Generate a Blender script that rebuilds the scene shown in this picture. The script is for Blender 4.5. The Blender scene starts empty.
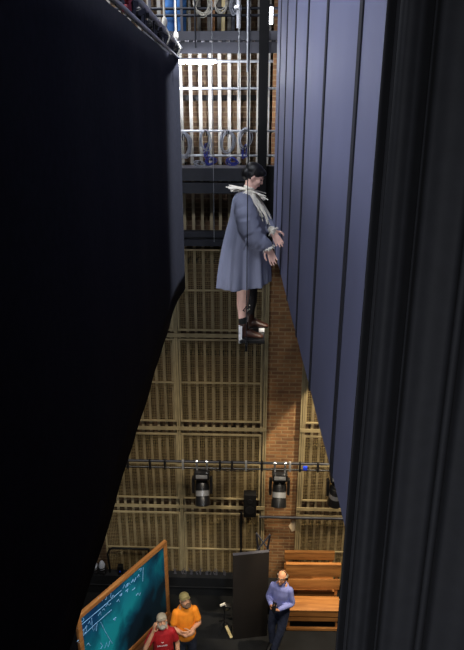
import bpy, bmesh, math, random
from mathutils import Vector, Matrix, Euler
R = math.radians
rnd = random.Random(7)
scn = bpy.context.scene
COL = scn.collection

# ------------------------------------------------------------------ camera
EYE = 9.25
PITCH, YAW, FPX = R(20.0), R(2.0), 590.0
CAM = Vector((0, 0, EYE))
FWD = Vector((-math.sin(YAW) * math.cos(PITCH), math.cos(YAW) * math.cos(PITCH), -math.sin(PITCH)))
RGT = Vector((math.cos(YAW), math.sin(YAW), 0))
UPV = RGT.cross(FWD)


def ray(px, py):
    return FWD + RGT * ((px - 232) / FPX) - UPV * ((py - 325) / FPX)


def at(px, py, Y):
    d = ray(px, py)
    return CAM + d * (Y / d.y)


def on_z(px, py, z):
    d = ray(px, py)
    return CAM + d * ((z - EYE) / d.z)


def on_plane(px, py, p0, n):
    d = ray(px, py)
    return CAM + d * ((p0 - CAM).dot(n) / d.dot(n))


cd = bpy.data.cameras.new('camera')
cam = bpy.data.objects.new('camera', cd)
COL.objects.link(cam)
cd.sensor_fit = 'VERTICAL'
cd.sensor_height = 24
cd.lens = FPX / 650 * 24
cd.clip_start = .05
cam.location = CAM
cam.rotation_euler = (R(90) - PITCH, 0, YAW)
scn.camera = cam


# ------------------------------------------------------------------ materials
def lin(c):
    return tuple(((v / 255) / 12.92 if v / 255 <= .04045 else ((v / 255 + .055) / 1.055) ** 2.4) for v in c)


def nodes(m):
    m.use_nodes = True
    nt = m.node_tree
    return nt, nt.nodes, nt.links, nt.nodes['Principled BSDF']


def mat(name, rgb, rough=.6, metal=0, var=.25, scale=6, spec=.4, bump=0, stretch=None, sheen=0):
    m = bpy.data.materials.new(name)
    nt, N, L, b = nodes(m)
    b.inputs['Roughness'].default_value = rough
    b.inputs['Metallic'].default_value = metal
    b.inputs['Specular IOR Level'].default_value = spec
    if sheen:
        b.inputs['Sheen Weight'].default_value = sheen
        b.inputs['Sheen Roughness'].default_value = .35
    tc = N.new('ShaderNodeTexCoord')
    mp = N.new('ShaderNodeMapping')
    L.new(tc.outputs['Object'], mp.inputs['Vector'])
    if stretch:
        mp.inputs['Scale'].default_value = stretch
    nz = N.new('ShaderNodeTexNoise')
    nz.inputs['Scale'].default_value = scale
    nz.inputs['Detail'].default_value = 6
    L.new(mp.outputs[0], nz.inputs['Vector'])
    rp = N.new('ShaderNodeValToRGB')
    c = lin(rgb)
    rp.color_ramp.elements[0].position = .3
    rp.color_ramp.elements[1].position = .7
    rp.color_ramp.elements[0].color = tuple(v * (1 - var) for v in c) + (1,)
    rp.color_ramp.elements[1].color = tuple(min(1, v * (1 + var)) for v in c) + (1,)
    L.new(nz.outputs['Fac'], rp.inputs[0])
    L.new(rp.outputs[0], b.inputs['Base Color'])
    if bump:
        bp = N.new('ShaderNodeBump')
        bp.inputs['Strength'].default_value = bump
        bp.inputs['Distance'].default_value = .01
        L.new(nz.outputs['Fac'], bp.inputs['Height'])
        L.new(bp.outputs[0], b.inputs['Normal'])
    return m


def emit(name, rgb, strength):
    m = bpy.data.materials.new(name)
    nt, N, L, b = nodes(m)
    b.inputs['Base Color'].default_value = (.8, .8, .8, 1)
    b.inputs['Emission Color'].default_value = lin(rgb) + (1,)
    b.inputs['Emission Strength'].default_value = strength
    return m


def brick_mat(name, c1, c2, c3):
    m = bpy.data.materials.new(name)
    nt, N, L, b = nodes(m)
    b.inputs['Roughness'].default_value = .9
    tc = N.new('ShaderNodeTexCoord')
    sp = N.new('ShaderNodeSeparateXYZ')
    L.new(tc.outputs['Object'], sp.inputs[0])
    ad = N.new('ShaderNodeMath')
    L.new(sp.outputs['X'], ad.inputs[0])
    L.new(sp.outputs['Y'], ad.inputs[1])
    cb = N.new('ShaderNodeCombineXYZ')
    L.new(ad.outputs[0], cb.inputs['X'])
    L.new(sp.outputs['Z'], cb.inputs['Y'])
    br = N.new('ShaderNodeTexBrick')
    br.inputs['Scale'].default_value = 1
    br.inputs['Brick Width'].default_value = .22
    br.inputs['Row Height'].default_value = .075
    br.inputs['Mortar Size'].default_value = .011
    br.inputs['Mortar Smooth'].default_value = .3
    br.inputs['Color1'].default_value = lin(c1) + (1,)
    br.inputs['Color2'].default_value = lin(c2) + (1,)
    br.inputs['Mortar'].default_value = lin(c3) + (1,)
    L.new(cb.outputs[0], br.inputs['Vector'])
    nz = N.new('ShaderNodeTexNoise')
    nz.inputs['Scale'].default_value = 2.2
    nz.inputs['Detail'].default_value = 8
    L.new(cb.outputs[0], nz.inputs['Vector'])
    rp = N.new('ShaderNodeValToRGB')
    rp.color_ramp.elements[0].position = .3
    rp.color_ramp.elements[0].color = (.5, .45, .42, 1)
    rp.color_ramp.elements[1].position = .72
    rp.color_ramp.elements[1].color = (1.25, 1.2, 1.1, 1)
    L.new(nz.outputs['Fac'], rp.inputs[0])
    mx = N.new('ShaderNodeMix')
    mx.data_type = 'RGBA'
    mx.blend_type = 'MULTIPLY'
    mx.inputs['Factor'].default_value = 1
    L.new(br.outputs['Color'], mx.inputs['A'])
    L.new(rp.outputs[0], mx.inputs['B'])
    L.new(mx.outputs['Result'], b.inputs['Base Color'])
    bp = N.new('ShaderNodeBump')
    bp.inputs['Strength'].default_value = .5
    bp.inputs['Distance'].default_value = .01
    bp.invert = True
    L.new(br.outputs['Fac'], bp.inputs['Height'])
    L.new(bp.outputs[0], b.inputs['Normal'])
    return m


def wood_mat(name, a, c, axis='X', scale=1.0):
    m = bpy.data.materials.new(name)
    nt, N, L, b = nodes(m)
    b.inputs['Roughness'].default_value = .5
    tc = N.new('ShaderNodeTexCoord')
    mp = N.new('ShaderNodeMapping')
    s = {'X': (.6, 9, 9), 'Y': (9, .6, 9), 'Z': (9, 9, .6)}[axis]
    mp.inputs['Scale'].default_value = tuple(v * scale for v in s)
    L.new(tc.outputs['Object'], mp.inputs[0])
    nz = N.new('ShaderNodeTexNoise')
    nz.inputs['Scale'].default_value = 2.5
    nz.inputs['Detail'].default_value = 6
    nz.inputs['Distortion'].default_value = .6
    L.new(mp.outputs[0], nz.inputs['Vector'])
    rp = N.new('ShaderNodeValToRGB')
    rp.color_ramp.elements[0].position = .32
    rp.color_ramp.elements[1].position = .68
    rp.color_ramp.elements[0].color = lin(a) + (1,)
    rp.color_ramp.elements[1].color = lin(c) + (1,)
    L.new(nz.outputs['Fac'], rp.inputs[0])
    L.new(rp.outputs[0], b.inputs['Base Color'])
    return m


def slate_mat():
    # chalk-smeared blackboard: teal and blue chalk dust rubbed across dark slate (local x 0..1.9, z 0..1.6)
    m = bpy.data.materials.new('smeared slate')
    nt, N, L, b = nodes(m)
    b.inputs['Roughness'].default_value = .75
    b.inputs['Specular IOR Level'].default_value = .2
    tc = N.new('ShaderNodeTexCoord')
    mp = N.new('ShaderNodeMapping')
    mp.inputs['Scale'].default_value = (1.6, 1, 1.0)
    mp.inputs['Rotation'].default_value = (0, R(25), 0)
    L.new(tc.outputs['Object'], mp.inputs[0])
    nz = N.new('ShaderNodeTexNoise')
    nz.inputs['Scale'].default_value = 1.7
    nz.inputs['Detail'].default_value = 7
    nz.inputs['Distortion'].default_value = .5
    L.new(mp.outputs[0], nz.inputs['Vector'])
    sp = N.new('ShaderNodeSeparateXYZ')
    L.new(tc.outputs['Object'], sp.inputs[0])

    def math_(op, a, c):
        n = N.new('ShaderNodeMath')
        n.operation = op
        for i, v in enumerate((a, c)):
            if isinstance(v, (int, float)):
                n.inputs[i].default_value = v
            else:
                L.new(v, n.inputs[i])
        return n.outputs[0]

    def blob(x, z, r):
        dx = math_('MULTIPLY', math_('SUBTRACT', sp.outputs['X'], x), 1 / r)
        dz = math_('MULTIPLY', math_('SUBTRACT', sp.outputs['Z'], z), 1 / r)
        d = math_('ADD', math_('MULTIPLY', dx, dx), math_('MULTIPLY', dz, dz))
        return math_('DIVIDE', 1.0, math_('ADD', 1.0, d))
    # smear amount: two big rubbed patches, minus one clean patch
    t = math_('ADD', blob(.5, .6, .7), math_('MULTIPLY', blob(1.15, 1.15, .5), .7))
    t = math_('SUBTRACT', t, math_('MULTIPLY', blob(1.25, .3, .42), 1.0))
    t = math_('ADD', t, math_('MULTIPLY', math_('SUBTRACT', nz.outputs['Fac'], .5), 1.7))
    rp = N.new('ShaderNodeValToRGB')
    e = rp.color_ramp.elements
    e[0].position, e[1].position = 0.08, 1.0
    e[0].color = lin((12, 30, 34)) + (1,)
    e[1].color = lin((28, 166, 176)) + (1,)
    k = e.new(.45)
    k.color = lin((8, 80, 100)) + (1,)
    k = e.new(.72)
    k.color = lin((12, 118, 132)) + (1,)
    L.new(t, rp.inputs[0])
    bl = math_('MINIMUM', math_('MULTIPLY', math_('ADD', blob(.15, 1.3, .3), blob(1.0, 1.35, .3)), .55), .7)
    mx = N.new('ShaderNodeMix')
    mx.data_type = 'RGBA'
    L.new(bl, mx.inputs['Factor'])
    L.new(rp.outputs[0], mx.inputs['A'])
    mx.inputs['B'].default_value = lin((14, 62, 122)) + (1,)
    L.new(mx.outputs['Result'], b.inputs['Base Color'])
    return m


M = {}
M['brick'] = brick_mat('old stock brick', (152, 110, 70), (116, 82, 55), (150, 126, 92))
M['brickshade'] = brick_mat('shade-toned stock brick', (96, 74, 52), (66, 50, 38), (104, 90, 70))  # darker brick: shade behind rails and mesh put into the colour
M['floor'] = mat('black stage floor', (15, 16, 17), .65, var=.35, scale=2.5, spec=.2)
M['lino'] = mat('dark grey dance vinyl', (21, 22, 24), .6, var=.3, scale=3, spec=.2)
M['plinth'] = mat('black painted ply', (18, 20, 24), .6, var=.3, scale=4)
M['tan'] = mat('tan enamel steel', (146, 132, 100), .5, var=.25, scale=4, spec=.4)
M['tandim'] = mat('tan wire', (140, 122, 84), .55, var=.2, scale=5)
M['railm'] = mat('cream painted steel', (148, 134, 106), .5, var=.3, scale=2.5)
M['dark'] = mat('dark painted steel', (34, 36, 44), .5, var=.2)
M['gal'] = mat('grey gallery steel', (74, 74, 82), .5, var=.12)
M['black'] = mat('black paint', (8, 8, 10), .6, var=.2, spec=.25)
M['blackm'] = mat('black satin metal', (22, 22, 24), .32, var=.2, spec=.6)
M['galv'] = mat('galvanised tube', (176, 178, 182), .35, metal=.6, var=.1)
M['chrome'] = mat('bright metal', (210, 212, 216), .2, metal=.9, var=.05)
M['drape'] = mat('black wool serge', (31, 32, 39), .85, var=.15, scale=30, spec=.06, bump=.1)
M['drape2'] = mat('charcoal velour', (20, 21, 25), .8, var=.12, scale=30, spec=.2, bump=.1)
M['flat'] = mat('blue grey scenic paint', (106, 109, 138), .62, var=.10, scale=1.3, spec=.35, bump=.15)
M['flatedge'] = mat('dark timber edge', (16, 17, 30), .8)
M['coat'] = mat('blue grey cotton', (122, 126, 146), .7, var=.08, scale=7, spec=.25, bump=.9, stretch=(1.2, 1.2, .35))
M['lace'] = mat('ivory lace', (226, 220, 206), .8, var=.12, scale=30)
M['skin'] = mat('skin', (232, 188, 172), .5, var=.06, scale=14)
M['skin2'] = mat('warm skin', (206, 150, 116), .5, var=.08, scale=14)
M['hair'] = mat('black hair', (12, 11, 12), .45, var=.2, scale=40)
M['lip'] = mat('lip', (160, 84, 80), .5)
M['eyew'] = mat('eye white', (225, 222, 215), .3)
M['eyed'] = mat('iris', (30, 24, 20), .25)
M['boot'] = mat('brown leather', (60, 34, 25), .42, var=.25, scale=18, spec=.5)
M['sock'] = mat('dark knit', (20, 22, 24), .9)
M['stock'] = mat('dark stocking', (28, 26, 28), .7)
M['white'] = mat('white gloss', (236, 236, 240), .4, var=.04)
M['orange'] = mat('orange jersey', (240, 138, 28), .8, var=.1, scale=12, bump=.2)
M['red'] = mat('red jersey', (168, 24, 30), .75, var=.1, scale=12, bump=.2)
M['shirt'] = mat('periwinkle cotton', (124, 132, 194), .75, var=.1, scale=12, bump=.2)
M['navy'] = mat('dark denim', (30, 34, 48), .85, var=.2, scale=20)
M['raillit'] = mat('lamp-lit rail tone', (140, 136, 128), .5, var=.35, scale=3)  # paler rail tone with the lamp's light painted in
M['denim'] = mat('washed dark denim', (54, 62, 88), .85, var=.3, scale=18)
M['jeans'] = mat('blue denim', (64, 112, 170), .85, var=.2, scale=20)
M['tee'] = mat('charcoal jersey', (40, 42, 46), .85, var=.15)
M['olive'] = mat('olive cap cloth', (128, 116, 74), .85, var=.15, scale=20)
M['stone'] = mat('stone cap cloth', (158, 146, 126), .85, var=.15, scale=20)
M['beard'] = mat('grey beard', (150, 140, 128), .9, var=.3, scale=60)
M['beardd'] = mat('brown beard', (96, 74, 58), .9, var=.3, scale=60)
M['pew'] = wood_mat('honey pine', (150, 96, 48), (196, 134, 72), 'X')
M['frame'] = wood_mat('orange stained oak', (140, 88, 44), (180, 122, 66), 'X')
M['framed'] = wood_mat('dark oak', (74, 44, 22), (110, 66, 32), 'X')
M['lath'] = wood_mat('pale lath', (190, 168, 112), (222, 202, 150), 'Z')
M['slate'] = slate_mat()
M['chalk'] = mat('pale blue chalk', (132, 186, 232), .9, var=.15, scale=30)
M['flatblk'] = mat('brown black ply', (38, 33, 30), .6, var=.12, scale=3)
M['rope'] = mat('pale rope', (196, 190, 176), .9, var=.15, scale=40)
M['cablew'] = mat('grey white cable', (142, 145, 154), .5, var=.15)
M['cableb'] = mat('blue cable', (40, 52, 140), .45, var=.15)
M['wire'] = mat('dark wire rope', (34, 36, 42), .4, metal=.3)
M['bluetape'] = mat('blue tape', (28, 58, 190), .5)
M['redtape'] = mat('red tape', (150, 40, 50), .6)
M['plaster'] = mat('pale plaster', (206, 186, 156), .95, var=.12, scale=12)
M['print'] = mat('white print', (216, 208, 206), .8)
M['glass'] = mat('lens glass', (168, 170, 172), .12, metal=.7, var=.1, spec=.8)
M['tube'] = emit('fluorescent tube', (244, 246, 255), 130)
M['bulb'] = emit('vertical lamp tube', (246, 248, 255), 16)


# ------------------------------------------------------------------ builders
class MB:
    k = 1.0

    def __init__(s):
        s.bm = bmesh.new()

    def box(s, c, size, rot=None, bevel=0):
        v = bmesh.ops.create_cube(s.bm, size=1)['verts']
        mtx = Matrix.Translation(Vector(c)) @ (rot.to_matrix().to_4x4() if rot else Matrix()) @ Matrix.Diagonal((*size, 1))
        bmesh.ops.transform(s.bm, matrix=mtx, verts=v)
        if bevel:
            es = list({e for x in v for e in x.link_edges})
            bmesh.ops.bevel(s.bm, geom=es, offset=bevel, segments=2, affect='EDGES', profile=.6)
        return s

    def span(s, a, b, bevel=0):
        a, b = Vector(a), Vector(b)
        return s.box((a + b) / 2, [max(abs(x), 1e-4) for x in (b - a)], bevel=bevel)

    def bar(s, a, b, w, h=None, up=(0, 0, 1)):
        a, b = Vector(a), Vector(b)
        h = h or w
        d = (b - a)
        x = d.normalized()
        u = Vector(up)
        if abs(x.dot(u)) > .98:
            u = Vector((0, 1, 0))
        y = u.cross(x).normalized()
        z = x.cross(y)
        v = bmesh.ops.create_cube(s.bm, size=1)['verts']
        m = Matrix((x * d.length, y * w, z * h)).transposed().to_4x4()
        m.translation = (a + b) / 2
        bmesh.ops.transform(s.bm, matrix=m, verts=v)
        return s

    def rings(s, rings, cap=True):
        vs = [[s.bm.verts.new(p) for p in r] for r in rings]
        n = len(vs[0])
        for a, b in zip(vs, vs[1:]):
            for i in range(n):
                s.bm.faces.new((a[i], a[(i + 1) % n], b[(i + 1) % n], b[i]))
        if cap:
            s.bm.faces.new(list(reversed(vs[0])))
            s.bm.faces.new(vs[-1])
        return s

    def tube(s, pts, r, n=8, cap=True, closed=False):
        pts = [Vector(p) for p in pts]
        rr = r if isinstance(r, (list, tuple)) else [r] * len(pts)
        rings = []
        u = None
        for i, p in enumerate(pts):
            if closed:
                t = pts[(i + 1) % len(pts)] - pts[i - 1]
            else:
                t = pts[min(i + 1, len(pts) - 1)] - pts[max(i - 1, 0)]
            t.normalize()
            if u is None:
                u = t.orthogonal().normalized()
            u = (u - t * u.dot(t))
            u = u.normalized() if u.length > 1e-6 else t.orthogonal().normalized()
            w = t.cross(u)
            rings.append([p + (u * math.cos(2 * math.pi * k / n) + w * math.sin(2 * math.pi * k / n)) * rr[i] for k in range(n)])
        if closed:
            rings.append(rings[0])
            s.rings(rings, False)
            bmesh.ops.remove_doubles(s.bm, verts=s.bm.verts, dist=1e-6)
            return s
        return s.rings(rings, cap)

    def cyl(s, a, b, r, r2=None, n=16):
        return s.tube([a, b], [r, r if r2 is None else r2], n)

    def ell(s, c, rad, rot=None, seg=20):
        v = bmesh.ops.create_uvsphere(s.bm, u_segments=seg, v_segments=max(8, seg // 2), radius=1)['verts']
        m = Matrix.Translation(Vector(c)) @ (rot.to_matrix().to_4x4() if rot else Matrix()) @ Matrix.Diagonal((*[v_ * MB.k for v_ in rad], 1))
        bmesh.ops.transform(s.bm, matrix=m, verts=v)
        return s

    def chain(s, pts, u=(1, 0, 0), n=14, sub=4):
        """limb: pts = [(point, r or (ra, rb))]; Catmull-Rom through the joints, rounded ends"""
        P = [(Vector(p), (r if isinstance(r, tuple) else (r, r))) for p, r in pts]
        out = []
        for i in range(len(P) - 1):
            p0, p1, p2, p3 = P[max(i - 1, 0)], P[i], P[i + 1], P[min(i + 2, len(P) - 1)]
            for k in range(sub):
                t = k / sub
                t2, t3 = t * t, t * t * t
                q = .5 * ((2 * p1[0]) + (p2[0] - p0[0]) * t + (2 * p0[0] - 5 * p1[0] + 4 * p2[0] - p3[0]) * t2 + (3 * p1[0] - p0[0] - 3 * p2[0] + p3[0]) * t3)
                sm = t * t * (3 - 2 * t)
                out.append((q, tuple(p1[1][j] * (1 - sm) + p2[1][j] * sm for j in (0, 1))))
        out.append(P[-1])
        t0 = (out[1][0] - out[0][0]).normalized()
        t1 = (out[-1][0] - out[-2][0]).normalized()
        ra, rb = out[0][1]
        rm = min(ra, rb)
        head = [(out[0][0] - t0 * rm * math.sin(a), (ra * math.cos(a), rb * math.cos(a))) for a in (1.45, 1.1, .6)]
        ra, rb = out[-1][1]
        rm = min(ra, rb)
        tail = [(out[-1][0] + t1 * rm * math.sin(a), (ra * math.cos(a), rb * math.cos(a))) for a in (.6, 1.1, 1.45)]
        out = head + out + tail
        U = Vector(u)
        rings = []
        for i, (p, (ra, rb)) in enumerate(out):
            t = (out[min(i + 1, len(out) - 1)][0] - out[max(i - 1, 0)][0]).normalized()
            a = U - t * U.dot(t)
            a = a.normalized() if a.length > 1e-3 else t.orthogonal().normalized()
            b = t.cross(a)
            rings.append([p + a * ra * math.cos(2 * math.pi * k / n) + b * rb * math.sin(2 * math.pi * k / n) for k in range(n)])
        return s.rings(rings)

    def build(s, name, m, parent=None, smooth=True, angle=40):
        me = bpy.data.meshes.new(name)
        bmesh.ops.recalc_face_normals(s.bm, faces=s.bm.faces)
        s.bm.to_mesh(me)
        s.bm.free()
        o = bpy.data.objects.new(name, me)
        COL.objects.link(o)
        me.materials.append(m)
        if smooth:
            me.polygons.foreach_set('use_smooth', [True] * len(me.polygons))
            try:
                me.set_sharp_from_angle(angle=R(angle))
            except Exception:
                pass
        if parent:
            o.parent = parent
        return o

    def fuse(s, name, m, parent=None, voxel=.008, it=4):
        """union of the overlapping lofts into one continuous skin"""
        me = bpy.data.meshes.new(name)
        bmesh.ops.recalc_face_normals(s.bm, faces=s.bm.faces)
        s.bm.to_mesh(me)
        s.bm.free()
        o = bpy.data.objects.new(name, me)
        COL.objects.link(o)
        md = o.modifiers.new('r', 'REMESH')
        md.mode = 'VOXEL'
        md.voxel_size = voxel
        sm = o.modifiers.new('s', 'SMOOTH')
        sm.factor = .5
        sm.iterations = it
        bpy.context.view_layer.update()
        dg = bpy.context.evaluated_depsgraph_get()
        me2 = bpy.data.meshes.new_from_object(o.evaluated_get(dg))
        o.modifiers.clear()
        o.data = me2
        me2.name = name
        me2.materials.clear()
        me2.materials.append(m)
        me2.polygons.foreach_set('use_smooth', [True] * len(me2.polygons))
        if parent:
            o.parent = parent
        return o


def tag(o, label, cat, group=None):
    o['label'] = label
    o['category'] = cat
    if group:
        o['group'] = group
    return o


def thing(name, label, cat, loc=(0, 0, 0), rz=0, group=None):
    o = bpy.data.objects.new(name, None)
    COL.objects.link(o)
    o.location = loc
    o.rotation_euler = (0, 0, rz)
    o.empty_display_size = .1
    return tag(o, label, cat, group)


def struct(o, label=None, cat=None):
    o['kind'] = 'structure'
    if label:
        o['label'] = label
        o['category'] = cat
    return o


def dup(root, loc=None, rz=None, label=None):
    r = root.copy()
    COL.objects.link(r)
    if loc is not None:
        r.location = loc
    if rz is not None:
        r.rotation_euler = (0, 0, rz)
    if label:
        r['label'] = label
    for ch in list(root.children):
        c = ch.copy()
        COL.objects.link(c)
        c.parent = r
        for g in ch.children:
            d = g.copy()
            COL.objects.link(d)
            d.parent = c
    return r


ORD = ['nearest', 'second', 'third', 'fourth', 'fifth', 'sixth', 'seventh', 'eighth', 'ninth', 'tenth', 'eleventh', 'twelfth',
       'thirteenth', 'fourteenth', 'fifteenth', 'sixteenth', 'seventeenth', 'eighteenth', 'nineteenth', 'twentieth']

# ------------------------------------------------------------------ setting
WY = 9.90          # brick wall
GY = 9.60          # wire guards
TOPZ = 13.2
o = MB().span((-6.5, -1.5, -.2), (6.5, WY + .3, 0)).build('floor', M['floor'], smooth=False)
struct(o, 'black stage floor', 'floor')
o = MB().span((-6.5, WY, 0), (6.5, WY + .3, TOPZ)).build('wall_back', M['brickshade'], smooth=False)
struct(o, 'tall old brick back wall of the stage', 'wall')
o = MB().span((-6.5, -1.5, 0), (-6.3, WY, TOPZ)).build('wall_left', M['plinth'], smooth=False)
struct(o, 'dark side wall', 'wall')
o = MB().span((6.3, -1.5, 0), (6.5, WY, TOPZ)).build('wall_right', M['plinth'], smooth=False)
struct(o, 'dark side wall opposite', 'wall')
o = MB().span((-6.5, -1.5, TOPZ), (6.5, WY + .3, TOPZ + .2)).build('ceiling', M['plinth'], smooth=False)
struct(o, 'dark roof grid', 'ceiling')
px0, px1 = at(265.5, 420, GY + .04).x, at(301, 420, GY + .04).x
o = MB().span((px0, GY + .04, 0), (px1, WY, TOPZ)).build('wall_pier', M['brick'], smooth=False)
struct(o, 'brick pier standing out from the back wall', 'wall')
# black plinth in front of the guards
pz = at(200, 578, 9.35).z
mb = MB().span((-5, 9.35, 0), (at(238, 580, 9.35).x, GY - .07, pz))
mb.span((-5, 9.33, pz * .45), (at(238, 580, 9.35).x, 9.35, pz * .5))
struct(mb.build('trim_1', M['plinth'], smooth=False), 'low black boxed plinth along the back wall', 'plinth')
# strip of lighter vinyl
z1 = on_z(200, 612, 0)
struct(MB().span((-4, 3, 0), (4, z1.y, .006)).build('trim_2', M['lino'], smooth=False), 'dark grey vinyl dance floor', 'floor')
o = MB()
n = 14
pts = []
c0 = at(293, 526, GY + .035)
r_ = random.Random(3)
vs0 = []
rings = [[], []]
for k in range(n):
    a = 2 * math.pi * k / n
    q = r_.uniform(.75, 1.1)
    for j, yy in enumerate((GY + .042, GY + .034)):
        rings[j].append((c0.x + math.cos(a) * .085 * q, yy, c0.z + math.sin(a) * .13 * q))
o.rings(rings)
o = o.build('trim_3', M['plaster'], smooth=False)
struct(o, 'pale plaster patch on the brick pier', 'plaster patch')

# ------------------------------------------------------------------ vertical guide rails
_b = MB().span((-.045, GY + .17, 0), (.045, WY + .005, .06)).build('bracket', M['black'], smooth=False)
BRK = _b.data
_c = MB().span((-.026, GY + .085, 8.45), (.026, GY + .1, 12.6)).build('lit_strip', M['raillit'], smooth=False)  # added strip on the upper rails, its pale colour imitating lamp light
LIT = _c.data
bpy.data.objects.remove(_c)
bpy.data.objects.remove(_b)


def guide_rail(x, label):
    mb = MB()
    mb.span((x - .024, GY + .10, 0), (x + .024, GY + .112, 12.6))
    mb.span((x - .007, GY + .112, 0), (x + .007, GY + .17, 12.6))
    o = mb.build('guide_rail', M['railm'], smooth=False)
    tag(o, label, 'rail', 'tan guide rails on the back wall')
    for z in (1.4, 3.2, 5.1, 6.8, 8.4, 9.55, 11.2):
        c = bpy.data.objects.new('bracket', BRK)
        COL.objects.link(c)
        c.location = (x, 0, z)
        c.parent = o
    c = bpy.data.objects.new('lit_strip', LIT)
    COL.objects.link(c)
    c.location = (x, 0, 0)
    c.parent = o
    c['label'] = 'pale rail strip with painted-in lamp light'


xs = px0 - .07
k = 0
while xs > -3.3 and k < 20:
    guide_rail(xs, 'tall tan guide rail, %s on the left of the brick pier' % ORD[k])
    xs -= .148
    k += 1
xs = px1 + .07
for k in range(7):
    guide_rail(xs, 'tall tan guide rail, %s on the right of the brick pier' % ORD[k])
    xs += .148

# ------------------------------------------------------------------ wire guards
xa, xb = at(178, 400, GY).x, at(263, 400, GY).x
xc = at(303, 420, GY).x
rows = [(249, 331), (339, 422), (434, 499), (513, 580)]
mids = [290.5, 383, 464, 549]
cols = [(xa - 1.56, xa - .035, 'left'), (xa + .04, xb - .025, 'middle'), (xc + .03, xc + 1.5, 'right')]
rown = ['top', 'second', 'third', 'bottom']
for ri, (t, b_) in enumerate(rows):
    zt, zb = at(220, t, GY).z, max(at(220, b_, GY).z, .02)
    zm = at(220, mids[ri], GY).z
    for (x0, x1, cn) in cols:
        where = {'left': 'left of the double post', 'middle': 'beside the brick pier on its left', 'right': 'to the right of the brick pier'}[cn]
        t_ = thing('wire_guard', 'tan framed wire mesh guard, %s row, %s' % (rown[ri], where), 'mesh guard', ((x0 + x1) / 2, GY, zb), 0, 'wire mesh guards')
        w, h = (x1 - x0), zt - zb
        f = MB()
        s_ = .03
        for zz in (s_ / 2, h - s_ / 2):
            f.box((0, 0, zz), (w, .03, s_))
        for xx in (-w / 2 + s_ / 2, w / 2 - s_ / 2):
            f.box((xx, 0, h / 2), (s_, .03, h - 2 * s_))
        f.build('frame', M['tan'], t_, smooth=False)
        MB().box((0, -.001, zm - zb), (w - 2 * s_, .024, .028)).build('middle_bar', M['tan'], t_, smooth=False)
        g = MB()
        st = .034
        for i in range(1, int(w / st)):
            g.box((-w / 2 + i * st, 0, h / 2), (.0036, .0036, h - .02))
        for i in range(1, int(h / st)):
            g.box((0, .004, i * st), (w - .02, .0036, .0036))
        g.build('wire_mesh', M['tandim'], t_, smooth=False)
# posts and girts
gz = at(220, 246, GY).z
for (x, lab) in ((xa, 'tan double post between the two left columns of mesh guards'), (px0 - .012, 'tan post at the left edge of the brick pier'),
                 (px1 + .015, 'tan post at the right edge of the brick pier')):
    mb = MB()
    mb.span((x - .032, GY - .03, 0), (x - .008, GY + .02, gz)).span((x + .008, GY - .03, 0), (x + .032, GY + .02, gz))
    mb.span((x - .03, GY - .005, 0), (x + .03, GY + .005, gz))
    tag(mb.build('guard_post', M['tan'], smooth=False), lab, 'post', 'guard posts')
for (py, lab) in ((335, 'tan girt between the first and second guard rows'), (428, 'tan girt between the second and third guard rows'),
                  (506, 'tan girt between the third and bottom guard rows')):
    z = at(220, py, GY).z
    mb = MB().span((xa - 1.7, GY - .045, z - .035), (px0 + .02, GY - .032, z + .035)).span((xa - 1.7, GY - .032, z - .035), (px0 + .02, GY - .02, z - .022))
    tag(mb.build('girt', M['tan'], smooth=False), lab + ', left of the pier', 'girt', 'horizontal girts')
    mb = MB().span((px1 - .02, GY - .045, z - .035), (xc + 1.55, GY - .032, z + .035)).span((px1 - .02, GY - .032, z - .035), (xc + 1.55, GY - .02, z - .022))
    tag(mb.build('girt', M['tan'], smooth=False), lab + ', right of the pier', 'girt', 'horizontal girts')
# dark pipe across the pier, vertical conduit
a, b_ = at(262, 517, GY - .09), at(315, 520, GY - .09)
mb = MB().cyl((a.x - .05, GY - .09, a.z), (b_.x + .7, GY - .09, a.z), .028)
tag(mb.build('wall_pipe', M['dark']), 'dark pipe running across the brick pier above the pews', 'pipe')
p = at(241, 540, GY - .08)
tag(MB().span((p.x - .02, GY - .12, 0), (p.x + .02, GY - .05, at(241, 510, GY).z)).build('cable_duct', M['black'], smooth=False),
    'black upright cable duct rising behind the tall black flat', 'cable duct')

# ------------------------------------------------------------------ galleries
def z_at(py, Y):
    return at(215, py, Y).z


FG = 9.02
xl, xr = -2.6, 1.9
# dark beam under the lower gallery
mb = MB()
zt, zb = z_at(231, GY - .1), z_at(246, GY - .1)
mb.span((xl, GY - .12, zt - .10), (xr, GY - .03, zt)).span((xl, GY - .12, zb), (xr, GY - .03, zb + .10)).span((xl, GY - .06, zb + .05), (xr, GY - .04, zt - .05))
tag(mb.build('steel_beam', M['dark'], smooth=False), 'dark steel beam above the top row of mesh guards', 'beam')

g = thing('fly_gallery', 'lower fly gallery with handrails holding coiled cables', 'gallery', (0, 0, 0))
zt = z_at(168, FG)
zm, zb = z_at(181, FG), z_at(194, FG)
MB().span((xl, FG, zm), (xr, FG + .03, zt)).span((xl, FG + .03, zm), (xr, FG + .09, zm + .02)).build('edge_beam', M['dark'], g, smooth=False)
MB().span((xl, FG + .05, zb), (xr, FG + .12, zm - .03)).build('lower_beam', M['dark'], g, smooth=False)
MB().span((xl, FG + .03, zt - .05), (xr, GY + .06, zt - .01)).build('deck', M['gal'], g, smooth=False)
MB().span((xl, FG - .006, zt - .012), (xr, FG + .03, zt)).build('lip', M['gal'], g, smooth=False)
for py in (88.5, 131, 155.5):
    MB().cyl((xl, FG + .02, z_at(py, FG + .02)), (xr, FG + .02, z_at(py, FG + .02)), .017, n=10).build('handrail', M['galv'], g)
for px in (150, 262):
    x = at(px, 130, FG).x
    MB().span((x - .02, FG + .005, zt - .02), (x + .02, FG + .045, z_at(86, FG))).build('post', M['gal'], g, smooth=False)
zc = z_at(97, GY + .1)
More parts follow.
